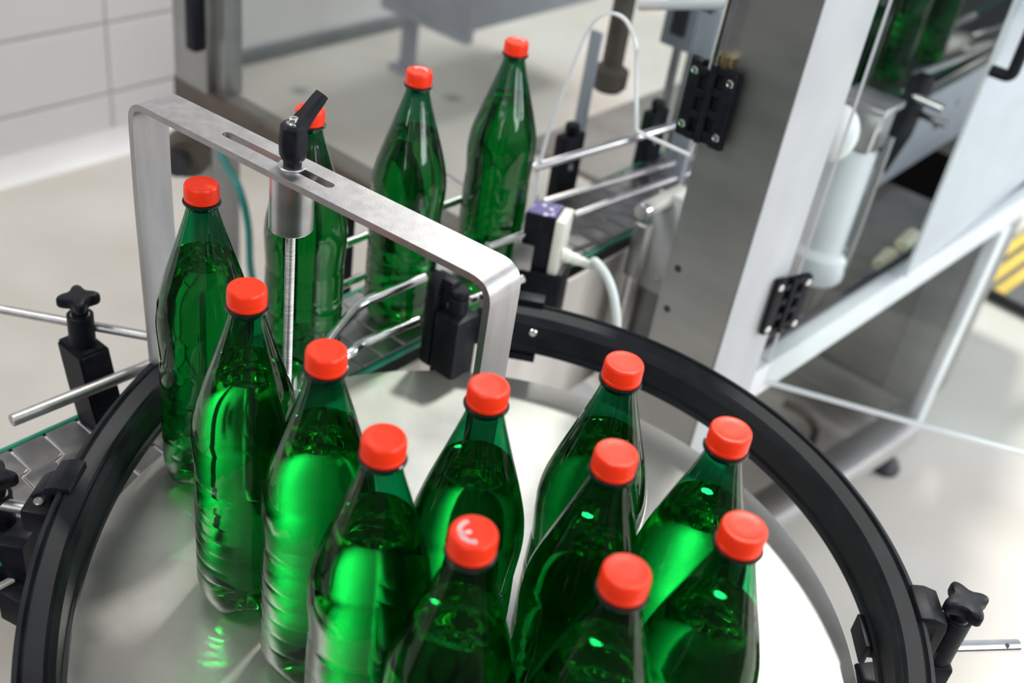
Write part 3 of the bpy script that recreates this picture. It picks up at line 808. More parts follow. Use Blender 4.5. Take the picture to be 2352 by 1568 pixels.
bm = BM(); tube(bm, fillet(pts, .02, 6), .0060, 20, True, .0006); obj('bar', bm, 'chrome', o)
pts = [at_z(684, 905, zl), at_z(686, 868, zl), at_z(715, 838, zl), at_z(806, 812, zl), at_z(828, 790, zl), at_z(960, 735, zl)]
o = thing('guide_rod', pts[-1], 'lower bent bright rod curling behind the bottle cap to the threaded rod', 'rod', 'steel guide rods along the conveyor')
bm = BM(); tube(bm, fillet(pts, .02, 6), .0060, 20, True, .0006); obj('bar', bm, 'chrome', o)
a, b = at_z(1078, 689, ZP + .08), at_z(1200, 640, ZP + .08)
o = thing('guide_rod', a, 'bright rod between the black clamp and the arch leg, behind the leg', 'rod', 'steel guide rods along the conveyor')
bm = BM(); tube(bm, [a, b], .0056, 20, True, .0006); obj('bar', bm, 'chrome', o)

# rails of the conveyor further back
def rod_thing(pa, za, pb, zb, r, label, mat='chrome', ext=0.):
    a, b = at_z(*pa, za), at_z(*pb, zb); d = (b - a).normalized()
    o = thing('guide_rod', a, label, 'rod', 'steel guide rods along the conveyor')
    bm = BM(); tube(bm, [a, b + d * ext], r, 18, True, .0006); obj('bar', bm, mat, o); return o
rod_thing((1222, 386), ZP + .105, (1556, 287), ZP + .105, .0066, 'topmost bright rail rod crossing the bottle-shaped door opening', ext=.25)
rod_thing((1247, 464), ZP + .055, (1562, 370), ZP + .055, .0055, 'middle rail rod of the three running under the hinge into the machine', 'bar', ext=.25)
rod_thing((1318, 494), ZP + .05, (1574, 400), ZP + .05, .0055, 'lowest rail rod of the three, just above the chain right of the sensor', 'bar', ext=.25)
rod_thing((792, 560), ZP + .1, (1066, 455), ZP + .1, .0055, 'rail rod behind the conveyor bottles, glimpsed between them, upper')
rod_thing((780, 657), ZP + .045, (1010, 560), ZP + .045, .0055, 'rail rod behind the conveyor bottles, glimpsed between them, lower')
rod_thing((1120, 566), ZP + .085, (1200, 538), ZP + .085, .0058, 'short bright rod crossing in front of the bottle nearest the door opening')
rod_thing((1010, 392), ZP + .1, (1070, 432), ZP + .1, .005, 'short cross rod between the two rear conveyor bottles')
# black brackets behind the rails
for px, lb in ((1285, 'left one of the black rail brackets behind the upper rods'), (1478, 'right one of the black rail brackets behind the upper rods')):
    q = at_z(px, 440 if px < 1400 else 378, ZP - .02); l_ = loc(q)
    t = thing('rail_bracket', M(l_.x, l_.y, ZP - .1), lb, 'bracket', 'black rail brackets')
    bm = BM(); boxM(bm, l_.x - .012, l_.x + .012, l_.y - .022, l_.y + .03, ZP - .08, ZP + .085, .003)
    boxM(bm, l_.x - .012, l_.x + .05, l_.y - .014, l_.y + .014, ZP - .07, ZP - .045, .002)
    obj('plate', bm, 'black', t)
    bm = BM(); lathe(bm, [(0, 0), (.009, 0), (.012, .004), (.012, .014), (.009, .017), (0, .017)], M(l_.x, l_.y + .004, ZP + .086), 24); obj('knob', bm, 'black', t)
    screw(t, M(l_.x + .0125, l_.y, ZP + .03), DU, .006)
q = at_z(812, 600, ZP + .02); l_ = loc(q)
t = thing('rail_bracket', M(l_.x - .03, l_.y, ZP - .1), 'black rail bracket glimpsed between the two left bottles on the conveyor', 'bracket', 'black rail brackets')
bm = BM(); boxM(bm, l_.x - .05, l_.x - .02, l_.y - .02, l_.y + .02, ZP - .08, ZP + .1, .003); obj('plate', bm, 'black', t)

# ------------------------------------------------------------------ sensor beside the conveyor
sl = V((.095, -.005, 0))
t = thing('sensor', M(sl.x, sl.y, ZP - .05), 'black photoelectric sensor with violet top and ivory side, beside the conveyor bottle', 'sensor')
zs1, zs0 = ZP + .118, ZP + .035
S0 = at_z(1205, 470, zs1); S1 = at_z(1262, 500, zs1)
bx = V((S1.x - S0.x, S1.y - S0.y, 0)); 
S0 = at_z(1208, 487, zs1); S1 = at_z(1300, 508, zs1); S2 = at_z(1228, 458, zs1)
e1 = V((S1.x - S0.x, S1.y - S0.y, 0)); e2 = V((S2.x - S0.x, S2.y - S0.y, 0))
bm = BM(); box_axes(bm, V((S0.x, S0.y, 0)) + e1 * .38 + e2 * .5 + Z3 * ((zs0 + zs1) / 2), e1 * .38, e2 * .5, Z3 * ((zs1 - zs0) / 2), .0015); obj('housing', bm, 'black', t)
bm = BM(); box_axes(bm, V((S0.x, S0.y, 0)) + e1 * .38 + e2 * .5 + Z3 * (zs1 + .0006), e1 * .36, e2 * .47, Z3 * .0006); tag(obj('indicator_label', bm, 'purple', t, smooth=False), 'violet indicator panel with pale marks')
bm = BM(); box_axes(bm, V((S0.x, S0.y, 0)) + e1 * .89 + e2 * .5 + Z3 * ((zs0 + zs1) / 2 - .004), e1 * .125, e2 * .56, Z3 * ((zs1 - zs0) / 2 + .002), .002); tag(obj('side_cover', bm, 'white_plastic', t), 'ivory side cover')
bm = BM(); q = V((S0.x, S0.y, 0)) + e1 * .1 - e2 * .10; box_axes(bm, q + Z3 * (zs0 + .010), e1 * .26, e2 * .06, Z3 * .028, .001); tag(obj('mounting_angle', bm, 'steel', t), 'grey metal mounting angle')
bm = BM(); c = V((S0.x, S0.y, 0)) + e1 * .62 + e2 * .55; box_axes(bm, c + Z3 * (zs0 - .045), e1 * .55, e2 * .75, Z3 * .044, .003); obj('mounting_block', bm, 'black', t)
cg = V((S0.x, S0.y, 0)) + e1 * 1.01 + e2 * .2 + Z3 * (zs0 + .028)
gd = (e1.normalized() + Z3 * -.15).normalized()
bm = BM(); lathe(bm, [(0, 0), (.0095, 0), (.0095, .012), (.0080, .013), (.0080, .024), (.0065, .026), (.0065, .034), (.0050, .036), (0, .036)], cg, 24, gd); tag(obj('cable_gland', bm, 'white_plastic', t), 'ivory cable gland')
cgE = cg + gd * .034
sg = loc(cgE).y
pts = [cgE - gd * .004, cgE + gd * .012] + [at_s(px, py, sg) for px, py in ((1366, 600), (1388, 625), (1404, 660), (1413, 700), (1417, 745), (1414, 800), (1402, 880))]
o = thing('sensor_cable', cgE, 'white cable curving from the sensor down behind the curved rail', 'cable')
bm = BM(); tube(bm, smooth_path(pts, 8), .0062, 16); obj('sheath', bm, 'white_cable', o)

# ------------------------------------------------------------------ ivory roller, post and plates right of the conveyor
a, b = at_z(1482, 482, ZP + .05), at_z(1565, 440, ZP + .05)
t = thing('roller', (a.x, a.y, ZP - .2), 'ivory roller on a steel post just left of the machine column', 'roller')
dr = (b - a).normalized()
bm = BM(); tube(bm, [a, b], .0125, 28, True, .002); obj('sleeve', bm, 'white_plastic', t)
bm = BM(); tube(bm, [a - dr * .012, a + dr * .001], .0128, 28, True, .001); obj('end_cap', bm, 'chrome', t)
bm = BM(); tube(bm, [b - dr * .001, b + dr * .03], .006, 16); obj('axle', bm, 'chrome', t)
pa = at_z(1478, 520, ZP + .03); 
bm = BM(); box_axes(bm, V((pa.x, pa.y, ZP - .01)), DU * .011, DS * .011, Z3 * .045, .002); obj('bracket', bm, 'steel_dark', t)
bm = BM(); tube(bm, [V((pa.x, pa.y, ZP - .05)), V((pa.x, pa.y, .0))], .0095, 24); obj('post', bm, 'steel', t)
q0 = loc(at_z(1540, 560, ZP - .02))
t2 = thing('side_plate', M(q0.x, q0.y, ZP - .3), 'pale steel plate with two bolts between the roller post and the column', 'plate')
bm = BM(); boxM(bm, q0.x - .04, q0.x + .034, q0.y - .003, q0.y + .003, ZP - .115, ZP + .06, .001); obj('sheet', bm, 'alu', t2)
for dx in (-.008, .010): screw(t2, M(q0.x + dx, q0.y - .0035, ZP - .09), -DS, .006)
bm = BM(); boxM(bm, q0.x - .045, q0.x + .034, q0.y + .004, q0.y + .01, .0, ZP - .08, .001); obj('lower_sheet', bm, 'steel_dark', t2)

# ------------------------------------------------------------------ the machine: corner columns, beams, doors
SP = .15; TOP = 2.15
MU0, MU1 = .203, .312
t = thing('labelling_machine', M(.25, .25, 0), 'stainless steel machine frame with clear doors, column right of the conveyor', 'machine')
bm = BM(); boxM(bm, MU0, MU1, SP, SP + .002, .0, TOP, .0); boxM(bm, MU0, MU1, SP + .0022, .30, .0, TOP, .003); 
col = obj('front_panel', bm, 'steel_dark', t)
bm = BM(); boxM(bm, MU1, MU1 + .003, SP + .001, .315, 0, TOP, .0008); tag(obj('corner_column', bm, 'column', t), 'pale side of the column')
for px, py in ((1557, 617), (1532, 709)):
    q = at_s(px, py, SP); bm = BM(); lathe(bm, [(0, .0006), (.0052, .0006), (.0056, 0), (.0056, -.002), (0, -.002)], q - DS * .0002, 24, -DS)
    tag(obj('plug', bm, 'rubber', t), 'small black plug in the column front')
# far side columns
pl0, pl1 = -.938, -.835
bm = BM(); boxM(bm, pl0, pl1, SP, SP + .06, .815, TOP, .003); boxM(bm, pl1 - .002, pl1 + .03, SP + .02, SP + .06, .815, TOP, .001); obj('corner_post', bm, 'steel_dark', t)
q = at_s(462, 45, SP)
bm = BM(); box_axes(bm, q + DS * -.014, DU * .014, DS * .013, Z3 * .055, .004); tag(obj('door_latch', bm, 'black', t), 'black latch on the far left post')
bm = BM(); boxM(bm, pl0 - .004, -.13, SP, SP + .05, .765, .818, .002); tag(obj('front_beam', bm, 'rust', t), 'dark brown lower beam of the machine front')
bm = BM(); boxM(bm, pl0 + .03, pl0 + .1, SP + .01, SP + .08, 0, .764, .003); obj('leg', bm, 'steel_dark', t)
bm = BM(); boxM(bm, pl0, MU1, SP, SP + .05, TOP - .06, TOP, .002); obj('top_beam', bm, 'steel_dark', t)
bm = BM(); boxM(bm, pl0, MU1 + .003, 1.0, 2.5, TOP + .001, TOP + .02, .002); obj('sun_blocker', bm, 'steel', t)  # unseen cover added to keep the sun off the deck
# side beam, sill of the right-hand doors
bdir = V((math.cos(R(51.7)), math.sin(R(51.7)), 0)); bnr = V((bdir.y, -bdir.x, 0))
b0 = at_z(1715, 870, .735); b1 = at_z(2352, 455, .735); bdir = (b1 - b0).normalized(); bnr = V((bdir.y, -bdir.x, 0))
LB = (b1 - b0).length + 1.1
bm = BM(); c = b0 - bdir * .02 + bdir * (LB / 2) - bnr * .02 + Z3 * -.031; box_axes(bm, c, bdir * (LB / 2), bnr * .02, Z3 * .031, .003); tag(obj('side_beam', bm, 'alu', t), 'pale horizontal beam sloping up to the right edge')
bm = BM(); c2 = c + Z3 * .036 - bnr * .012; box_axes(bm, c2 + bdir * .06, bdir * (LB / 2), bnr * .004, Z3 * .0045); obj('sill_seal', bm, 'rubber', t)
# lower cabinet
zb0 = .10
lowR = loc(b0 + bdir * 1.06 - bnr * .0)
bm = BM(); boxM(bm, .02, lowR.x - .022, lowR.y - .004, lowR.y + .3, .08, .672, .003); tag(obj('lower_cabinet', bm, 'steel_dark', t), 'dark stainless lower cabinet under the pale beam')
bm = BM(); boxM(bm, .03, lowR.x - .05, lowR.y - .02, lowR.y - .005, .10, .17, .002); boxM(bm, lowR.x - .11, lowR.x - .10, lowR.y - .012, lowR.y - .004, .1, .66, .001); obj('cabinet_ledge', bm, 'steel_dark', t)
bm = BM(); boxM(bm, lowR.x - .022, lowR.x + .006, lowR.y - .01, lowR.y + .05, .05, .672, .003); tag(obj('leg', bm, 'alu', t), 'pale leg at the front corner of the cabinet')
# front clear door with a bottle-shaped opening
def on_pane(px, py): q = loc(at_s(px, py, SP)); return (q.x, q.z)
cut = [on_pane(*q) for q in ((1228, 560), (1240, 380), (1262, 300), (1345, 78), (1372, 40), (1408, 27), (1440, 42), (1463, 92), (1464, 296), (1472, 304), (1588, 356), (1598, 322))]
cut = [V((a_, 0, b_)) for a_, b_ in cut]
cutl = [cut[0]] + fillet(cut[1:9], .02, 5) + cut[9:]
PZ1 = 2.05; PU0 = pl1 + .03
bm = BM()
# the sheet around the opening: left part, right part and the part above, all one pane
loop = [V((PU0, 0, .83)), V((cutl[0].x, 0, .83))] + cutl + [V((MU0 - .006, 0, cutl[-1].z)), V((MU0 - .006, 0, PZ1)), V((PU0, 0, PZ1))]
vsA = [bm.verts.new(M(p.x, SP - .004, p.z)) for p in loop]; vsB = [bm.verts.new(M(p.x, SP + .0, p.z)) for p in loop]
edges = []
for vs_ in (vsA, vsB):
    bmesh.ops.triangle_fill(bm, edges=[bm.edges.new((vs_[k], vs_[(k + 1) % len(vs_)])) for k in range(len(vs_))], use_beauty=True)
door = obj('front_door', bm, 'acrylic', t, smooth=False); tag(door, 'clear acrylic door with a bottle-shaped opening')
bm = BM()
lp3 = [M(p.x, SP - .002, p.z) for p in [V((cutl[0].x, 0, .83))] + cutl]
rowsP = []
for i, p in enumerate(lp3):
    a_ = lp3[max(i - 1, 0)]; b_ = lp3[min(i + 1, len(lp3) - 1)]; d_ = (b_ - a_).normalized(); nn = d_.cross(DS).normalized()
    rowsP.append([bm.verts.new(p + nn * (.0016 * x_) + DS * (.0026 * y_)) for x_, y_ in ((-1, -1), (1, -1), (1, 1), (-1, 1))])
for r0_, r1_ in zip(rowsP[:-1], rowsP[1:]):
    for k in range(4): bm.faces.new((r0_[k], r0_[(k + 1) % 4], r1_[(k + 1) % 4], r1_[k]))
bm.faces.new(rowsP[0]); bm.faces.new(rowsP[-1][::-1])
tag(obj('polished_edge', bm, 'edge', door, angle=60), 'bright polished edge of the opening')
def hinge(c, ax_w, ax_n, w=.037, h=.046, pins=True):
    """moulded hinge: two leaves with window pockets and interleaved knuckles, two screws in each leaf"""
    up = Z3; bm = BM()
    for sgn in (-1, 1):
        cc = c + ax_w * (sgn * w * .5) - up * (.0 if sgn < 0 else .0)
        box_axes(bm, cc + ax_w * (sgn * .006), ax_w * (w * .5 - .0095), up * h, ax_n * .0035, .0015)
        box_axes(bm, c + ax_w * (sgn * w * .49) - ax_n * .0015, ax_w * (w * .488), up * (h - .001), ax_n * .0018, .0006)
        # ribs leave square pockets beside the knuckle
        for k in range(4):
            zk = -h + .010 + k * (2 * h - .020) / 3
            box_axes(bm, c + ax_w * (sgn * .012) + up * (zk + (sgn * .004)) + ax_n * .001, ax_w * .0068, up * .0050, ax_n * .0052, .001)
        box_axes(bm, c + ax_w * (sgn * .0255) + ax_n * .0015, ax_w * .0085, up * (h - .002), ax_n * .0045, .0015)
    tube(bm, [c - up * (h - .001) + ax_n * .003, c + up * (h - .001) + ax_n * .003], .0052, 16)
    hg = obj('hinge', bm, 'black', t, angle=30)
    for sgn, zz_ in ((-1, .036), (-1, -.036), (1, .036), (1, -.036)):
        s_ = screw(hg, c + ax_w * (sgn * .026) + up * zz_ + ax_n * .0062, ax_n, .0052)
    return hg
hc_ = at_s(1625, 237, SP - .012); hinge(hc_, DU, -DS, .037, .053)
# bright door stay rod above the hinge
a, b = at_s(1636, 160, SP - .012), at_s(1693, -8, SP - .012)
bm = BM(); tube(bm, [V((b.x, b.y, b.z + .35)), a], .0062, 18); obj('hinge_rod', bm, 'chrome', t)
bm = BM(); tube(bm, [a + DU * .012 + DS * .01, a + DU * .012 + DS * .01 + Z3 * .02], .011, 16); obj('rod_bush', bm, 'brass', t)
# second hinge and the opened side door
h2 = at_u(1795, 690, MU1 + .012)
h2l = loc(h2)
HS = h2l.y
hinge(M(MU1 + .02, HS - .004, h2l.z), (DU * .35 + DS * .94).normalized(), (DU * .94 - DS * .35).normalized(), .034, .048)
dz0 = at_s(1755, 874, HS).z
dl, dr_ = at_s(1755, 872, HS), at_s(2352, 1040, HS)
ddir = V((dr_.x - dl.x, dr_.y - dl.y, 0)); wl = ddir.length + .12; 
zz0 = (dl.z + dr_.z) / 2
e_ = dr_ - dl
ed = ddir.normalized(); en = V((ed.y, -ed.x, 0))
# the door's lower edge falls on a level line found from its two ends
q0_, q1_ = at_z(1752, 872, .70), at_z(2352, 1040, .70)
ed = (q1_ - q0_).normalized(); en = V((ed.y, -ed.x, 0)); wl = (q1_ - q0_).length + .10
hx = q0_
bm = BM(); cc = hx + ed * (wl / 2); box_axes(bm, V((cc.x, cc.y, (.70 + 2.05) / 2)), ed * (wl / 2), en * .002, Z3 * ((2.05 - .70) / 2))
sd = obj('side_door', bm, 'acrylic', t, smooth=False); tag(sd, 'clear acrylic door swung open towards the right')
bm = BM(); box_axes(bm, V((cc.x, cc.y, .6985)), ed * (wl / 2), en * .003, Z3 * .003); tag(obj('polished_edge', bm, 'edge', sd), 'bright lower edge of the open door')
bm = BM(); box_axes(bm, V((hx.x, hx.y, (.70 + 2.05) / 2)), ed * .002, en * .0024, Z3 * ((2.05 - .70) / 2)); obj('polished_edge', bm, 'edge', sd)
# fixed side pane, glare painted as haze, with black grip handle
pe = [at_u(2300, 40, MU1 + .005), at_u(2085, 620, MU1 + .005)]
s_edge = (loc(pe[0]).y + loc(pe[1]).y) / 2
s_edge = .83
bm = BM(); boxM(bm, MU1 + .03, MU1 + .034, s_edge, 2.2, .745, 2.05); fp = obj('fixed_pane', bm, 'acrylic_glare_haze', t, smooth=False); tag(fp, 'acrylic side pane with white glare painted in')
bm = BM(); boxM(bm, MU1 + .0285, MU1 + .0355, s_edge - .003, s_edge, .745, 2.05); obj('polished_edge', bm, 'edge', fp)
hb = at_u(2278, 178, MU1 + .05); ht = at_u(2352, 40, MU1 + .05); l0 = loc(hb)
bm = BM(); tube(bm, fillet([M(MU1 + .036, l0.y + .035, l0.z), M(MU1 + .07, l0.y + .035, l0.z), M(MU1 + .07, l0.y + .04, l0.z + .13), M(MU1 + .036, l0.y + .04, l0.z + .13)], .012, 5), .010, 14); obj('grip_handle', bm, 'black', fp)

# ------------------------------------------------------------------ inside the machine
def cyl_thing(name, label, cat, px, py, s_, r, h, mat): pass
# pneumatic cylinder
UC = .22
l0 = loc(at_u(1925, 450, UC)); yy = l0.y
zt_, zb_ = loc(at_u(1965, 330, UC)).z, loc(at_u(1882, 590, UC)).z
t = thing('air_cylinder', M(UC, yy, .672), 'pale pneumatic cylinder standing upright behind the open door', 'cylinder')
bm = BM(); lathe(bm, [(0, zb_ - .03), (.050, zb_ - .03), (.054, zb_ - .024), (.054, zb_ + .022), (.048, zb_ + .03), (.041, zb_ + .034), (.041, zt_ - .008), (.037, zt_), (0, zt_)], M(UC, yy, 0), 40); obj('barrel', bm, 'alu', t)
bm = BM(); boxM(bm, UC - .036, UC + .036, yy - .036, yy + .036, zt_ + .001, zt_ + .07, .004); boxM(bm, UC - .044, UC + .044, yy - .042, yy + .042, zt_ + .071, zt_ + .084, .003); obj('head', bm, 'steel', t)
bm = BM(); boxM(bm, UC + .044, UC + .056, yy + .0, yy + .014, zb_ + .0, zt_ + .03, .002); obj('tie_rod', bm, 'steel_dark', t)
bm = BM(); bmesh.ops.create_icosphere(bm, subdivisions=3, radius=.036); bmesh.ops.scale(bm, vec=(1, 1, 1.3), verts=bm.verts[:]); bmesh.ops.translate(bm, vec=V(loc(at_u(1918, 300, UC + .02))) * 0 + at_u(1918, 305, UC + .02), verts=bm.verts[:])
tag(obj('fitting', bm, 'cove', t), 'white rounded fitting')
bm = BM(); boxM(bm, UC - .03, UC + .03, yy - .03, yy + .03, .6725, zb_ - .031, .003); obj('stand', bm, 'steel_dark', t)
# black fork bracket beside it
q = at_u(2056, 265, .13); l0 = loc(q)
t = thing('fork_bracket', M(.13, l0.y, .5), 'large black rail bracket in the machine right of the pale cylinder', 'bracket')
bm = BM(); prism(bm, [M(.13 - .0, l0.y + a_, l0.z + b_) for a_, b_ in ((-.05, -.09), (-.02, -.115), (.06, -.05), (.085, .06), (.06, .085), (.01, .085), (-.02, .04), (-.055, -.06))], DU * .03, .004)
obj('plate', bm, 'black', t)
bm = BM(); tube(bm, [M(.13, l0.y - .0, l0.z + .05), M(.22, l0.y - .01, l0.z + .05)], .009, 14); tube(bm, [M(.15, l0.y + .06, l0.z + .0), M(.22, l0.y + .055, l0.z + .0)], .008, 14); obj('rod_end', bm, 'chrome', t)
def rail_box(u_, pa, pb, hh, w, label, mat, name='machine_rail'):
    a_, b_ = loc(at_u(*pa, u_)), loc(at_u(*pb, u_)); zz_ = (a_.z + b_.z) / 2
    o_ = thing(name, M(u_, a_.y, a_.z), label, 'rail', 'machine rails at the top right')
    bm = BM(); tubeish = [M(u_, a_.y, a_.z), M(u_, b_.y, b_.z)]; d_ = (tubeish[1] - tubeish[0]).normalized()
    box_axes(bm, (tubeish[0] + tubeish[1]) / 2, d_ * ((tubeish[1] - tubeish[0]).length / 2), d_.cross(Z3).normalized() * w, d_.cross(Z3).normalized().cross(d_) * hh, .002)
    obj('bar', bm, mat, o_); return o_
rail_box(.075, (2100, 172), (2290, 100), .008, .006, 'upper pale machine rail right of the blurred bottles', 'steel')
rail_box(.09, (2120, 222), (2290, 150), .006, .005, 'lower pale machine rail with green underside right of the blurred bottles', 'alu')
o_ = rail_box(.088, (2120, 238), (2300, 162), .004, .004, 'green strip beneath the lower pale machine rail', 'green_strip')
rail_box(.02, (2150, 72), (2240, 36), .007, .005, 'short dull rail in the dark behind the rightmost blurred bottle', 'steel_dark')
rail_box(.03, (2235, 85), (2330, 48), .007, .005, 'faint dull rail beside the black grip handle', 'steel_dark')
# pale side sheet below those rails and dark bed
q = at_u(2150, 300, .10); l0 = loc(q)
t = thing('side_sheet', M(.10, l0.y, .5), 'pale sheet metal side of the conveyor inside the machine', 'sheet')
bm = BM(); boxM(bm, .105, .108, .92, 2.3, .70, .885, .001); obj('sheet', bm, 'alu', t)
bm = BM(); boxM(bm, .109, .115, 1.5, 1.52, .78, .80, .001); screw(t, M(.1085, 1.62, .82), DU, .012); obj('pin', bm, 'steel_dark', t)
t = thing('machine_deck', M(0, 1.2, .6), 'brownish grey steel deck inside the machine below the pale beam line', 'deck')
bm = BM(); boxM(bm, -.24, .285, .36, 2.4, .655, .672, .002); boxM(bm, -.54, -.2402, .78, 2.4, .655, .672, .002); obj('sheet', bm, 'deck', t)
for s_ in (.5, 2.2):
    bm = BM(); boxM(bm, -.22, -.16, s_, s_ + .06, 0, .654, .002); obj('leg', bm, 'steel_dark', t)
t = thing('back_panel', M(-.3, 1.7, 0), 'dark sheet metal wall in the machine behind the blurred bottles', 'panel')
bm = BM(); boxM(bm, -.305, -.295, 1.0, 2.6, .0, 2.0, .002); obj('sheet', bm, 'steel_dark', t)
bm = BM(); boxM(bm, -.294, .30, 2.59, 2.60, .68, 2.0, .002); obj('end_sheet', bm, 'skirt', t)
q = at_z(2045, 600, .72); l0 = loc(q)
t = thing('valve_block', M(l0.x, l0.y, .673), 'small cream and blue valve pair lying behind the pale beam', 'valve')
bm = BM(); tube(bm, [M(l0.x - .01, l0.y - .02, .71), M(l0.x - .01, l0.y + .03, .72)], .018, 16, True, .004); tube(bm, [M(l0.x + .0, l0.y + .035, .74), M(l0.x, l0.y + .09, .75)], .016, 16, True, .004); obj('knobs', bm, 'cream', t)
bm = BM(); boxM(bm, l0.x - .03, l0.x + .02, l0.y - .03, l0.y + .09, .6725, .70, .003); obj('body', bm, 'bluegrey', t)
# spindle, clear guard disc, teal frames behind the front door
l0 = loc(at_s(1395, 205, .62)); zlo = l0.z
t2 = thing('star_wheel', M(l0.x, l0.y, zlo), 'round hazy guard disc with brown hanging spindle at the top edge behind the front door', 'wheel')
ZD = 1.19
bm = BM(); lathe(bm, [(0, zlo), (.026, zlo), (.034, zlo + .01), (.034, zlo + .04), (.020, zlo + .05), (.020, ZD - .03), (0, ZD - .03)], M(l0.x, l0.y, 0), 32); obj('spindle', bm, 'rust', t2)
bm = BM(); lathe(bm, [(0, ZD - .0295), (.05, ZD - .0295), (.05, ZD - .001), (0, ZD - .001)], M(l0.x, l0.y, 0), 32); obj('flange', bm, 'bluegrey', t2)
bm = BM(); lathe(bm, [(0, ZD), (.15, ZD), (.15, ZD + .008), (0, ZD + .008)], M(l0.x - .02, l0.y, 0), 72); obj('disc', bm, 'acrylic_glare_haze', t2)
bm = BM(); lathe(bm, [(.1505, ZD - .004), (.158, ZD - .004), (.158, ZD + .012), (.1505, ZD + .012)], M(l0.x - .02, l0.y, 0), 72); obj('rim', bm, 'edge', t2)
bm = BM(); lathe(bm, [(0, ZD + .0085), (.016, ZD + .0085), (.016, TOP - .07), (0, TOP - .07)], M(l0.x, l0.y, 0), 24); obj('shaft', bm, 'steel', t2)
bm = BM(); boxM(bm, l0.x - .03, l0.x + .03, SP + .051, l0.y + .04, TOP - .0695, TOP - .03, .002); obj('hanger', bm, 'steel_dark', t2)
for pa, pb, lb in (((1350, 190), (1342, 60), 'pale blue upright strip behind the left edge of the bottle-shaped opening'), ((1595, 170), (1592, 20), 'pale blue upright strip just left of the upper hinge')):
    a_, b_ = loc(at_s(*pa, .5)), loc(at_s(*pb, .5))
    t3 = thing('guard_strip', M(a_.x, .5, .673), lb, 'strip')
    bm = BM(); boxM(bm, a_.x - .012, a_.x + .012, .497, .503, .6725, b_.z, .001); obj('strip', bm, 'bluegrey', t3)
a_ = loc(at_s(1565, 50, .72))
t3 = thing('window_frame', M(a_.x, .72, .673), 'small teal framed plate with dark centre left of the upper hinge rod', 'plate')
bm = BM(); boxM(bm, a_.x - .035, a_.x + .035, .716, .724, a_.z - .05, a_.z + .05, .002); obj('plate', bm, 'bluegrey', t3)
bm = BM(); boxM(bm, a_.x - .016, a_.x + .016, .712, .7158, a_.z - .025, a_.z + .028, .001); obj('opening', bm, 'rubber', t3)
bm = BM(); boxM(bm, a_.x - .008, a_.x + .008, .724, .735, .6725, a_.z + .02, .002); obj('stem', bm, 'steel_dark', t3)
# top horizontal acrylic shelf edge
a_, b_ = at_s(1470, 12, .4), at_s(1640, 10, .4)
t3 = thing('guard_bar', a_, 'pale horizontal guard bar at the top edge right of the door opening', 'bar')
bm = BM(); tube(bm, [a_, b_ + (b_ - a_).normalized() * .03], .008, 12); obj('bar', bm, 'alu', t3)
l0 = loc(b_); bm = BM(); boxM(bm, l0.x, l0.x + .016, .40, .416, .673, l0.z - .008, .002); obj('upright', bm, 'bluegrey', t3)

# ------------------------------------------------------------------ far bluish cabinet on a post behind the conveyor
fl = at_z(940, 95, .12); l0 = loc(fl)
t = thing('cabinet', M(l0.x, l0.y, 0), 'blurred bluish grey cabinet on a post near the back wall', 'cabinet')
bm = BM(); boxM(bm, l0.x - .025, l0.x + .025, l0.y - .025, l0.y + .025, .0, 1.1, .004); boxM(bm, l0.x - .06, l0.x + .06, l0.y - .05, l0.y + .05, .0, .02, .003); obj('post', bm, 'bluegrey', t)
c0 = at_z(1069, 79, .35); l1 = loc(c0)
bm = BM(); boxM(bm, l1.x - .46, l1.x, l1.y, l1.y + .8, .352, 1.25, .006); obj('housing', bm, 'bluegrey', t)
bm = BM(); boxM(bm, l0.x + .026, l1.x - .01, l1.y + .02, l1.y + .06, .30, .3515, .003); obj('crossbar', bm, 'bluegrey', t)

# ------------------------------------------------------------------ left: lower post clamp and teal hose
q = at_s(430, 350, SP - .03); l0 = loc(q)
t = thing('post_clamp', q, 'dull brown pipe clamp on the leg below the far left post', 'clamp')
bm = BM(); lathe(bm, [(0, -.03), (.04, -.03), (.045, -.02), (.045, .02), (.04, .03), (0, .03)], q + DS * .0, 28, (DU * .8 - DS * .6)); obj('body', bm, 'rust', t)
bm = BM(); lathe(bm, [(0, 0), (.022, 0), (.022, .03), (0, .03)], q - DS * .03 + DU * .02, 20, (DU * .6 - DS * .8)); obj('bolt', bm, 'rubber', t)
pts = [at_s(498, 330, .1), at_s(520, 378, .09), at_s(552, 440, .08), at_s(570, 520, .08), at_s(574, 600, .08), at_s(580, 680, .09), at_s(560, 800, .1)]
o = thing('air_hose', pts[0], 'teal hose hanging from the machine beam left of the conveyor bottle', 'hose')
bm = BM(); tube(bm, smooth_path(pts, 8), .007, 14); obj('tube', bm, 'teal', o)

# ------------------------------------------------------------------ floor-level things at the right
q = at_z(2030, 1075, 0)
t = thing('levelling_foot', (q.x, q.y, 0), 'black rubber levelling foot on the pale floor at right', 'foot')
bm = BM(); lathe(bm, [(0, 0), (.036, 0), (.037, .012), (.026, .030), (.012, .038), (.012, .045), (0, .045)], V((q.x, q.y, .0005)), 32); obj('pad', bm, 'rubber', t)
bm = BM(); lathe(bm, [(0, .0452), (.008, .0452), (.008, .0992), (0, .0992)], V((q.x, q.y, 0)), 20); obj('spindle', bm, 'chrome', t)
ql = loc(q)
t2 = thing('base_rail', M(ql.x, ql.y, .12), 'dull stainless base rail running low behind the curved rail at right', 'rail')
ra, rb = at_z(2080, 975, .13), at_z(1690, 1222, .13)
d_ = (rb - ra).normalized(); 
bm = BM(); box_axes(bm, (ra + rb) / 2 + d_ * .1, d_ * ((rb - ra).length / 2 + .1), d_.cross(Z3) * .04, Z3 * .03, .004); obj('bar', bm, 'steel', t2)
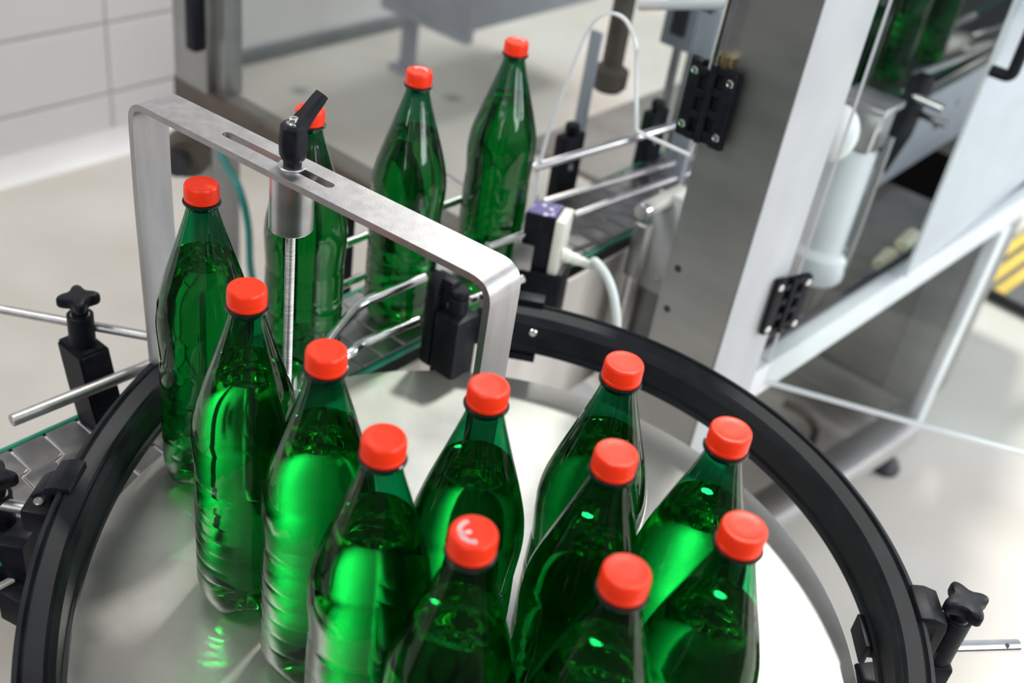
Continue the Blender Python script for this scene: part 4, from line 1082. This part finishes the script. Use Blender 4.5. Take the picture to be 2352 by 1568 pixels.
bm = BM(); e_ = rb + d_ * .15; box_axes(bm, V((e_.x, e_.y, .0502)), DU * .02, DS * .02, Z3 * .05, .003); obj('foot_post', bm, 'steel_dark', t2)
pts = [at_z(1800, 925, .10), at_z(1850, 950, .09), at_z(1872, 985, .05), at_z(1862, 1020, .04), at_z(1835, 1045, .04)]
o = thing('drain_hose', pts[0], 'brown grey hose curling on the floor behind the curved rail', 'hose')
bm = BM(); tube(bm, smooth_path(pts, 8), .011, 12); obj('tube', bm, 'rust', o)
# pale sheet low behind the disc
a_ = [at_z(*p, .35) for p in ((1170, 800), (1260, 800), (1440, 960), (1180, 960))]
t2 = thing('drip_sheet', a_[0], 'pale bluish sheet low down between disc and curved rail at the back', 'sheet')
bm = BM(); prism(bm, a_, Z3 * -.004); obj('sheet', bm, 'alu', t2, smooth=False)
bm = BM(); cc = (a_[0] + a_[2]) / 2; box_axes(bm, V((cc.x, cc.y, .1725)), DU * .03, DS * .03, Z3 * .1725); obj('stand', bm, 'steel_dark', t2)
# striped ramp edge at the right border
q = at_z(2318, 618, .02)
t2 = thing('hazard_ramp', (q.x, q.y, 0), 'yellow and black striped ramp edge at the right border', 'ramp')
d1 = (at_z(2352, 580, .02) - at_z(2265, 640, .02)).normalized(); d2 = V((d1.y, -d1.x, 0))
bm = BM(); c_ = at_z(2360, 600, .02) + d2 * .1; box_axes(bm, V((c_.x, c_.y, .02)), d1 * .35, d2 * .20, Z3 * .0195, .004); obj('plate', bm, 'rubber', t2)
for k in range(3):
    bm = BM(); box_axes(bm, V((c_.x, c_.y, .0405)) - d2 * (.17 - k * .055), d1 * .345, d2 * .018, Z3 * .001); obj('stripe', bm, 'yellow', t2, smooth=False)

# ------------------------------------------------------------------ light
w = bpy.data.worlds.new('hall'); S.world = w; w.use_nodes = True
nt = w.node_tree; nt.nodes.clear(); N_ = nt.nodes.new; L = nt.links.new
out = N_('ShaderNodeOutputWorld'); bg = N_('ShaderNodeBackground'); tc = N_('ShaderNodeTexCoord')
sx = N_('ShaderNodeSeparateXYZ'); L(tc.outputs['Generated'], sx.inputs[0])
cr = N_('ShaderNodeValToRGB'); e = cr.color_ramp.elements
e[0].position = 0; e[0].color = (.16, .155, .15, 1); e[1].position = 1; e[1].color = (.62, .66, .74, 1)
for p_, c_ in ((.48, (.25, .25, .25, 1)), (.54, (.9, .9, .92, 1)), (.66, (1.0, 1.0, 1.03, 1)), (.78, (.55, .57, .62, 1))):
    k = e.new(p_); k.color = c_
ma = N_('ShaderNodeMapRange'); ma.inputs['From Min'].default_value = -1; ma.inputs['From Max'].default_value = 1
L(sx.outputs['Z'], ma.inputs['Value']); L(ma.outputs['Result'], cr.inputs['Fac'])
mx = N_('ShaderNodeMapRange'); mx.inputs['From Min'].default_value = -1; mx.inputs['From Max'].default_value = 1
mx.inputs['From Min'].default_value = -.8; mx.inputs['From Max'].default_value = .8
mx.inputs['To Min'].default_value = .30; mx.inputs['To Max'].default_value = 1.0
dt = N_('ShaderNodeVectorMath'); dt.operation = 'DOT_PRODUCT'; dt.inputs[1].default_value = (.72, .69, 0); L(tc.outputs['Generated'], dt.inputs[0])
L(dt.outputs['Value'], mx.inputs['Value']); L(mx.outputs['Result'], bg.inputs['Strength']); L(cr.outputs['Color'], bg.inputs['Color'])
L(bg.outputs[0], out.inputs[0])
def window_or_fill(name, c, target, w_, h_, power, col=(1, 1, 1)):
    l = bpy.data.lights.new(name, 'AREA'); l.shape = 'RECTANGLE'; l.size = w_; l.size_y = h_; l.energy = power; l.color = col
    o = bpy.data.objects.new(name, l); COL.objects.link(o); o.location = c
    o.rotation_euler = (V(target) - V(c)).to_track_quat('-Z', 'Y').to_euler(); return o
window_or_fill('window_or_fill', (3.4, -1.5, 2.6), (0, .8, 1), 1.0, 2.2, 80, (.93, .97, 1))
window_or_fill('window_or_fill', (3.9, -.1, 2.6), (0, .8, 1), .8, 2.2, 60, (.93, .97, 1))
window_or_fill('window_or_fill', (4.3, 2.9, 2.0), (1.2, 2.2, .3), 1.6, 1.6, 85, (.94, .97, 1))  # added fill for the right floor, no window known there
window_or_fill('fill_lamp', M(-1.2, -1.7, 3.5), M(-1.9, 1.0, 0), 1.3, 1.3, 74, (1, .98, .95))  # made-up fill for the dark left wall and floor
window_or_fill('fill_lamp', M(-1.7, 3.3, 3.5), M(-1.7, 2.6, 0), 1.3, 1.3, 100, (1, .98, .95))  # second made-up fill, brightens the floor behind the conveyor bottles
window_or_fill('strip_window', (-1.9, -2.6, 2.4), (-.1, .7, 1), .22, 2.2, 18, (.95, .98, 1))
window_or_fill('strip_window', (-.9, -3.0, 2.5), (-.1, .7, 1), .25, 2.2, 18, (.95, .98, 1))
sun = bpy.data.lights.new('sun', 'SUN'); sun.energy = 3.2; sun.angle = R(5.0); sun.color = (1, .96, .88)
so_ = bpy.data.objects.new('sun', sun); COL.objects.link(so_)
az_, el_ = R(72), R(56)
sd_ = V((math.cos(az_) * math.cos(el_), math.sin(az_) * math.cos(el_), math.sin(el_)))
so_.rotation_euler = (-sd_).to_track_quat('-Z', 'Y').to_euler(); so_.location = sd_ * 5

# ------------------------------------------------------------------ camera and render look
cam = bpy.data.cameras.new('camera'); co = bpy.data.objects.new('camera', cam); COL.objects.link(co)
cam.sensor_width = 36; cam.lens = F_PX / 2352 * 36; cam.clip_start = .02
mw = Matrix((RT, UP, -FW)).transposed().to_4x4(); mw.translation = CAM; co.matrix_world = mw
cam.dof.use_dof = True; cam.dof.focus_distance = .96; cam.dof.aperture_fstop = 4.0
S.camera = co
vs_ = S.view_settings; S.display_settings.display_device = 'sRGB'
vs_.view_transform = 'Standard'; vs_.look = 'None'; vs_.exposure = 0.0; vs_.gamma = 1; vs_.use_curve_mapping = False
cy = S.cycles
cy.max_bounces = 20; cy.transmission_bounces = 16; cy.transparent_max_bounces = 40; cy.glossy_bounces = 6; cy.diffuse_bounces = 4
cy.sample_clamp_indirect = 60; cy.caustics_refractive = True; cy.caustics_reflective = False; cy.blur_glossy = .5
cy.use_denoising = True
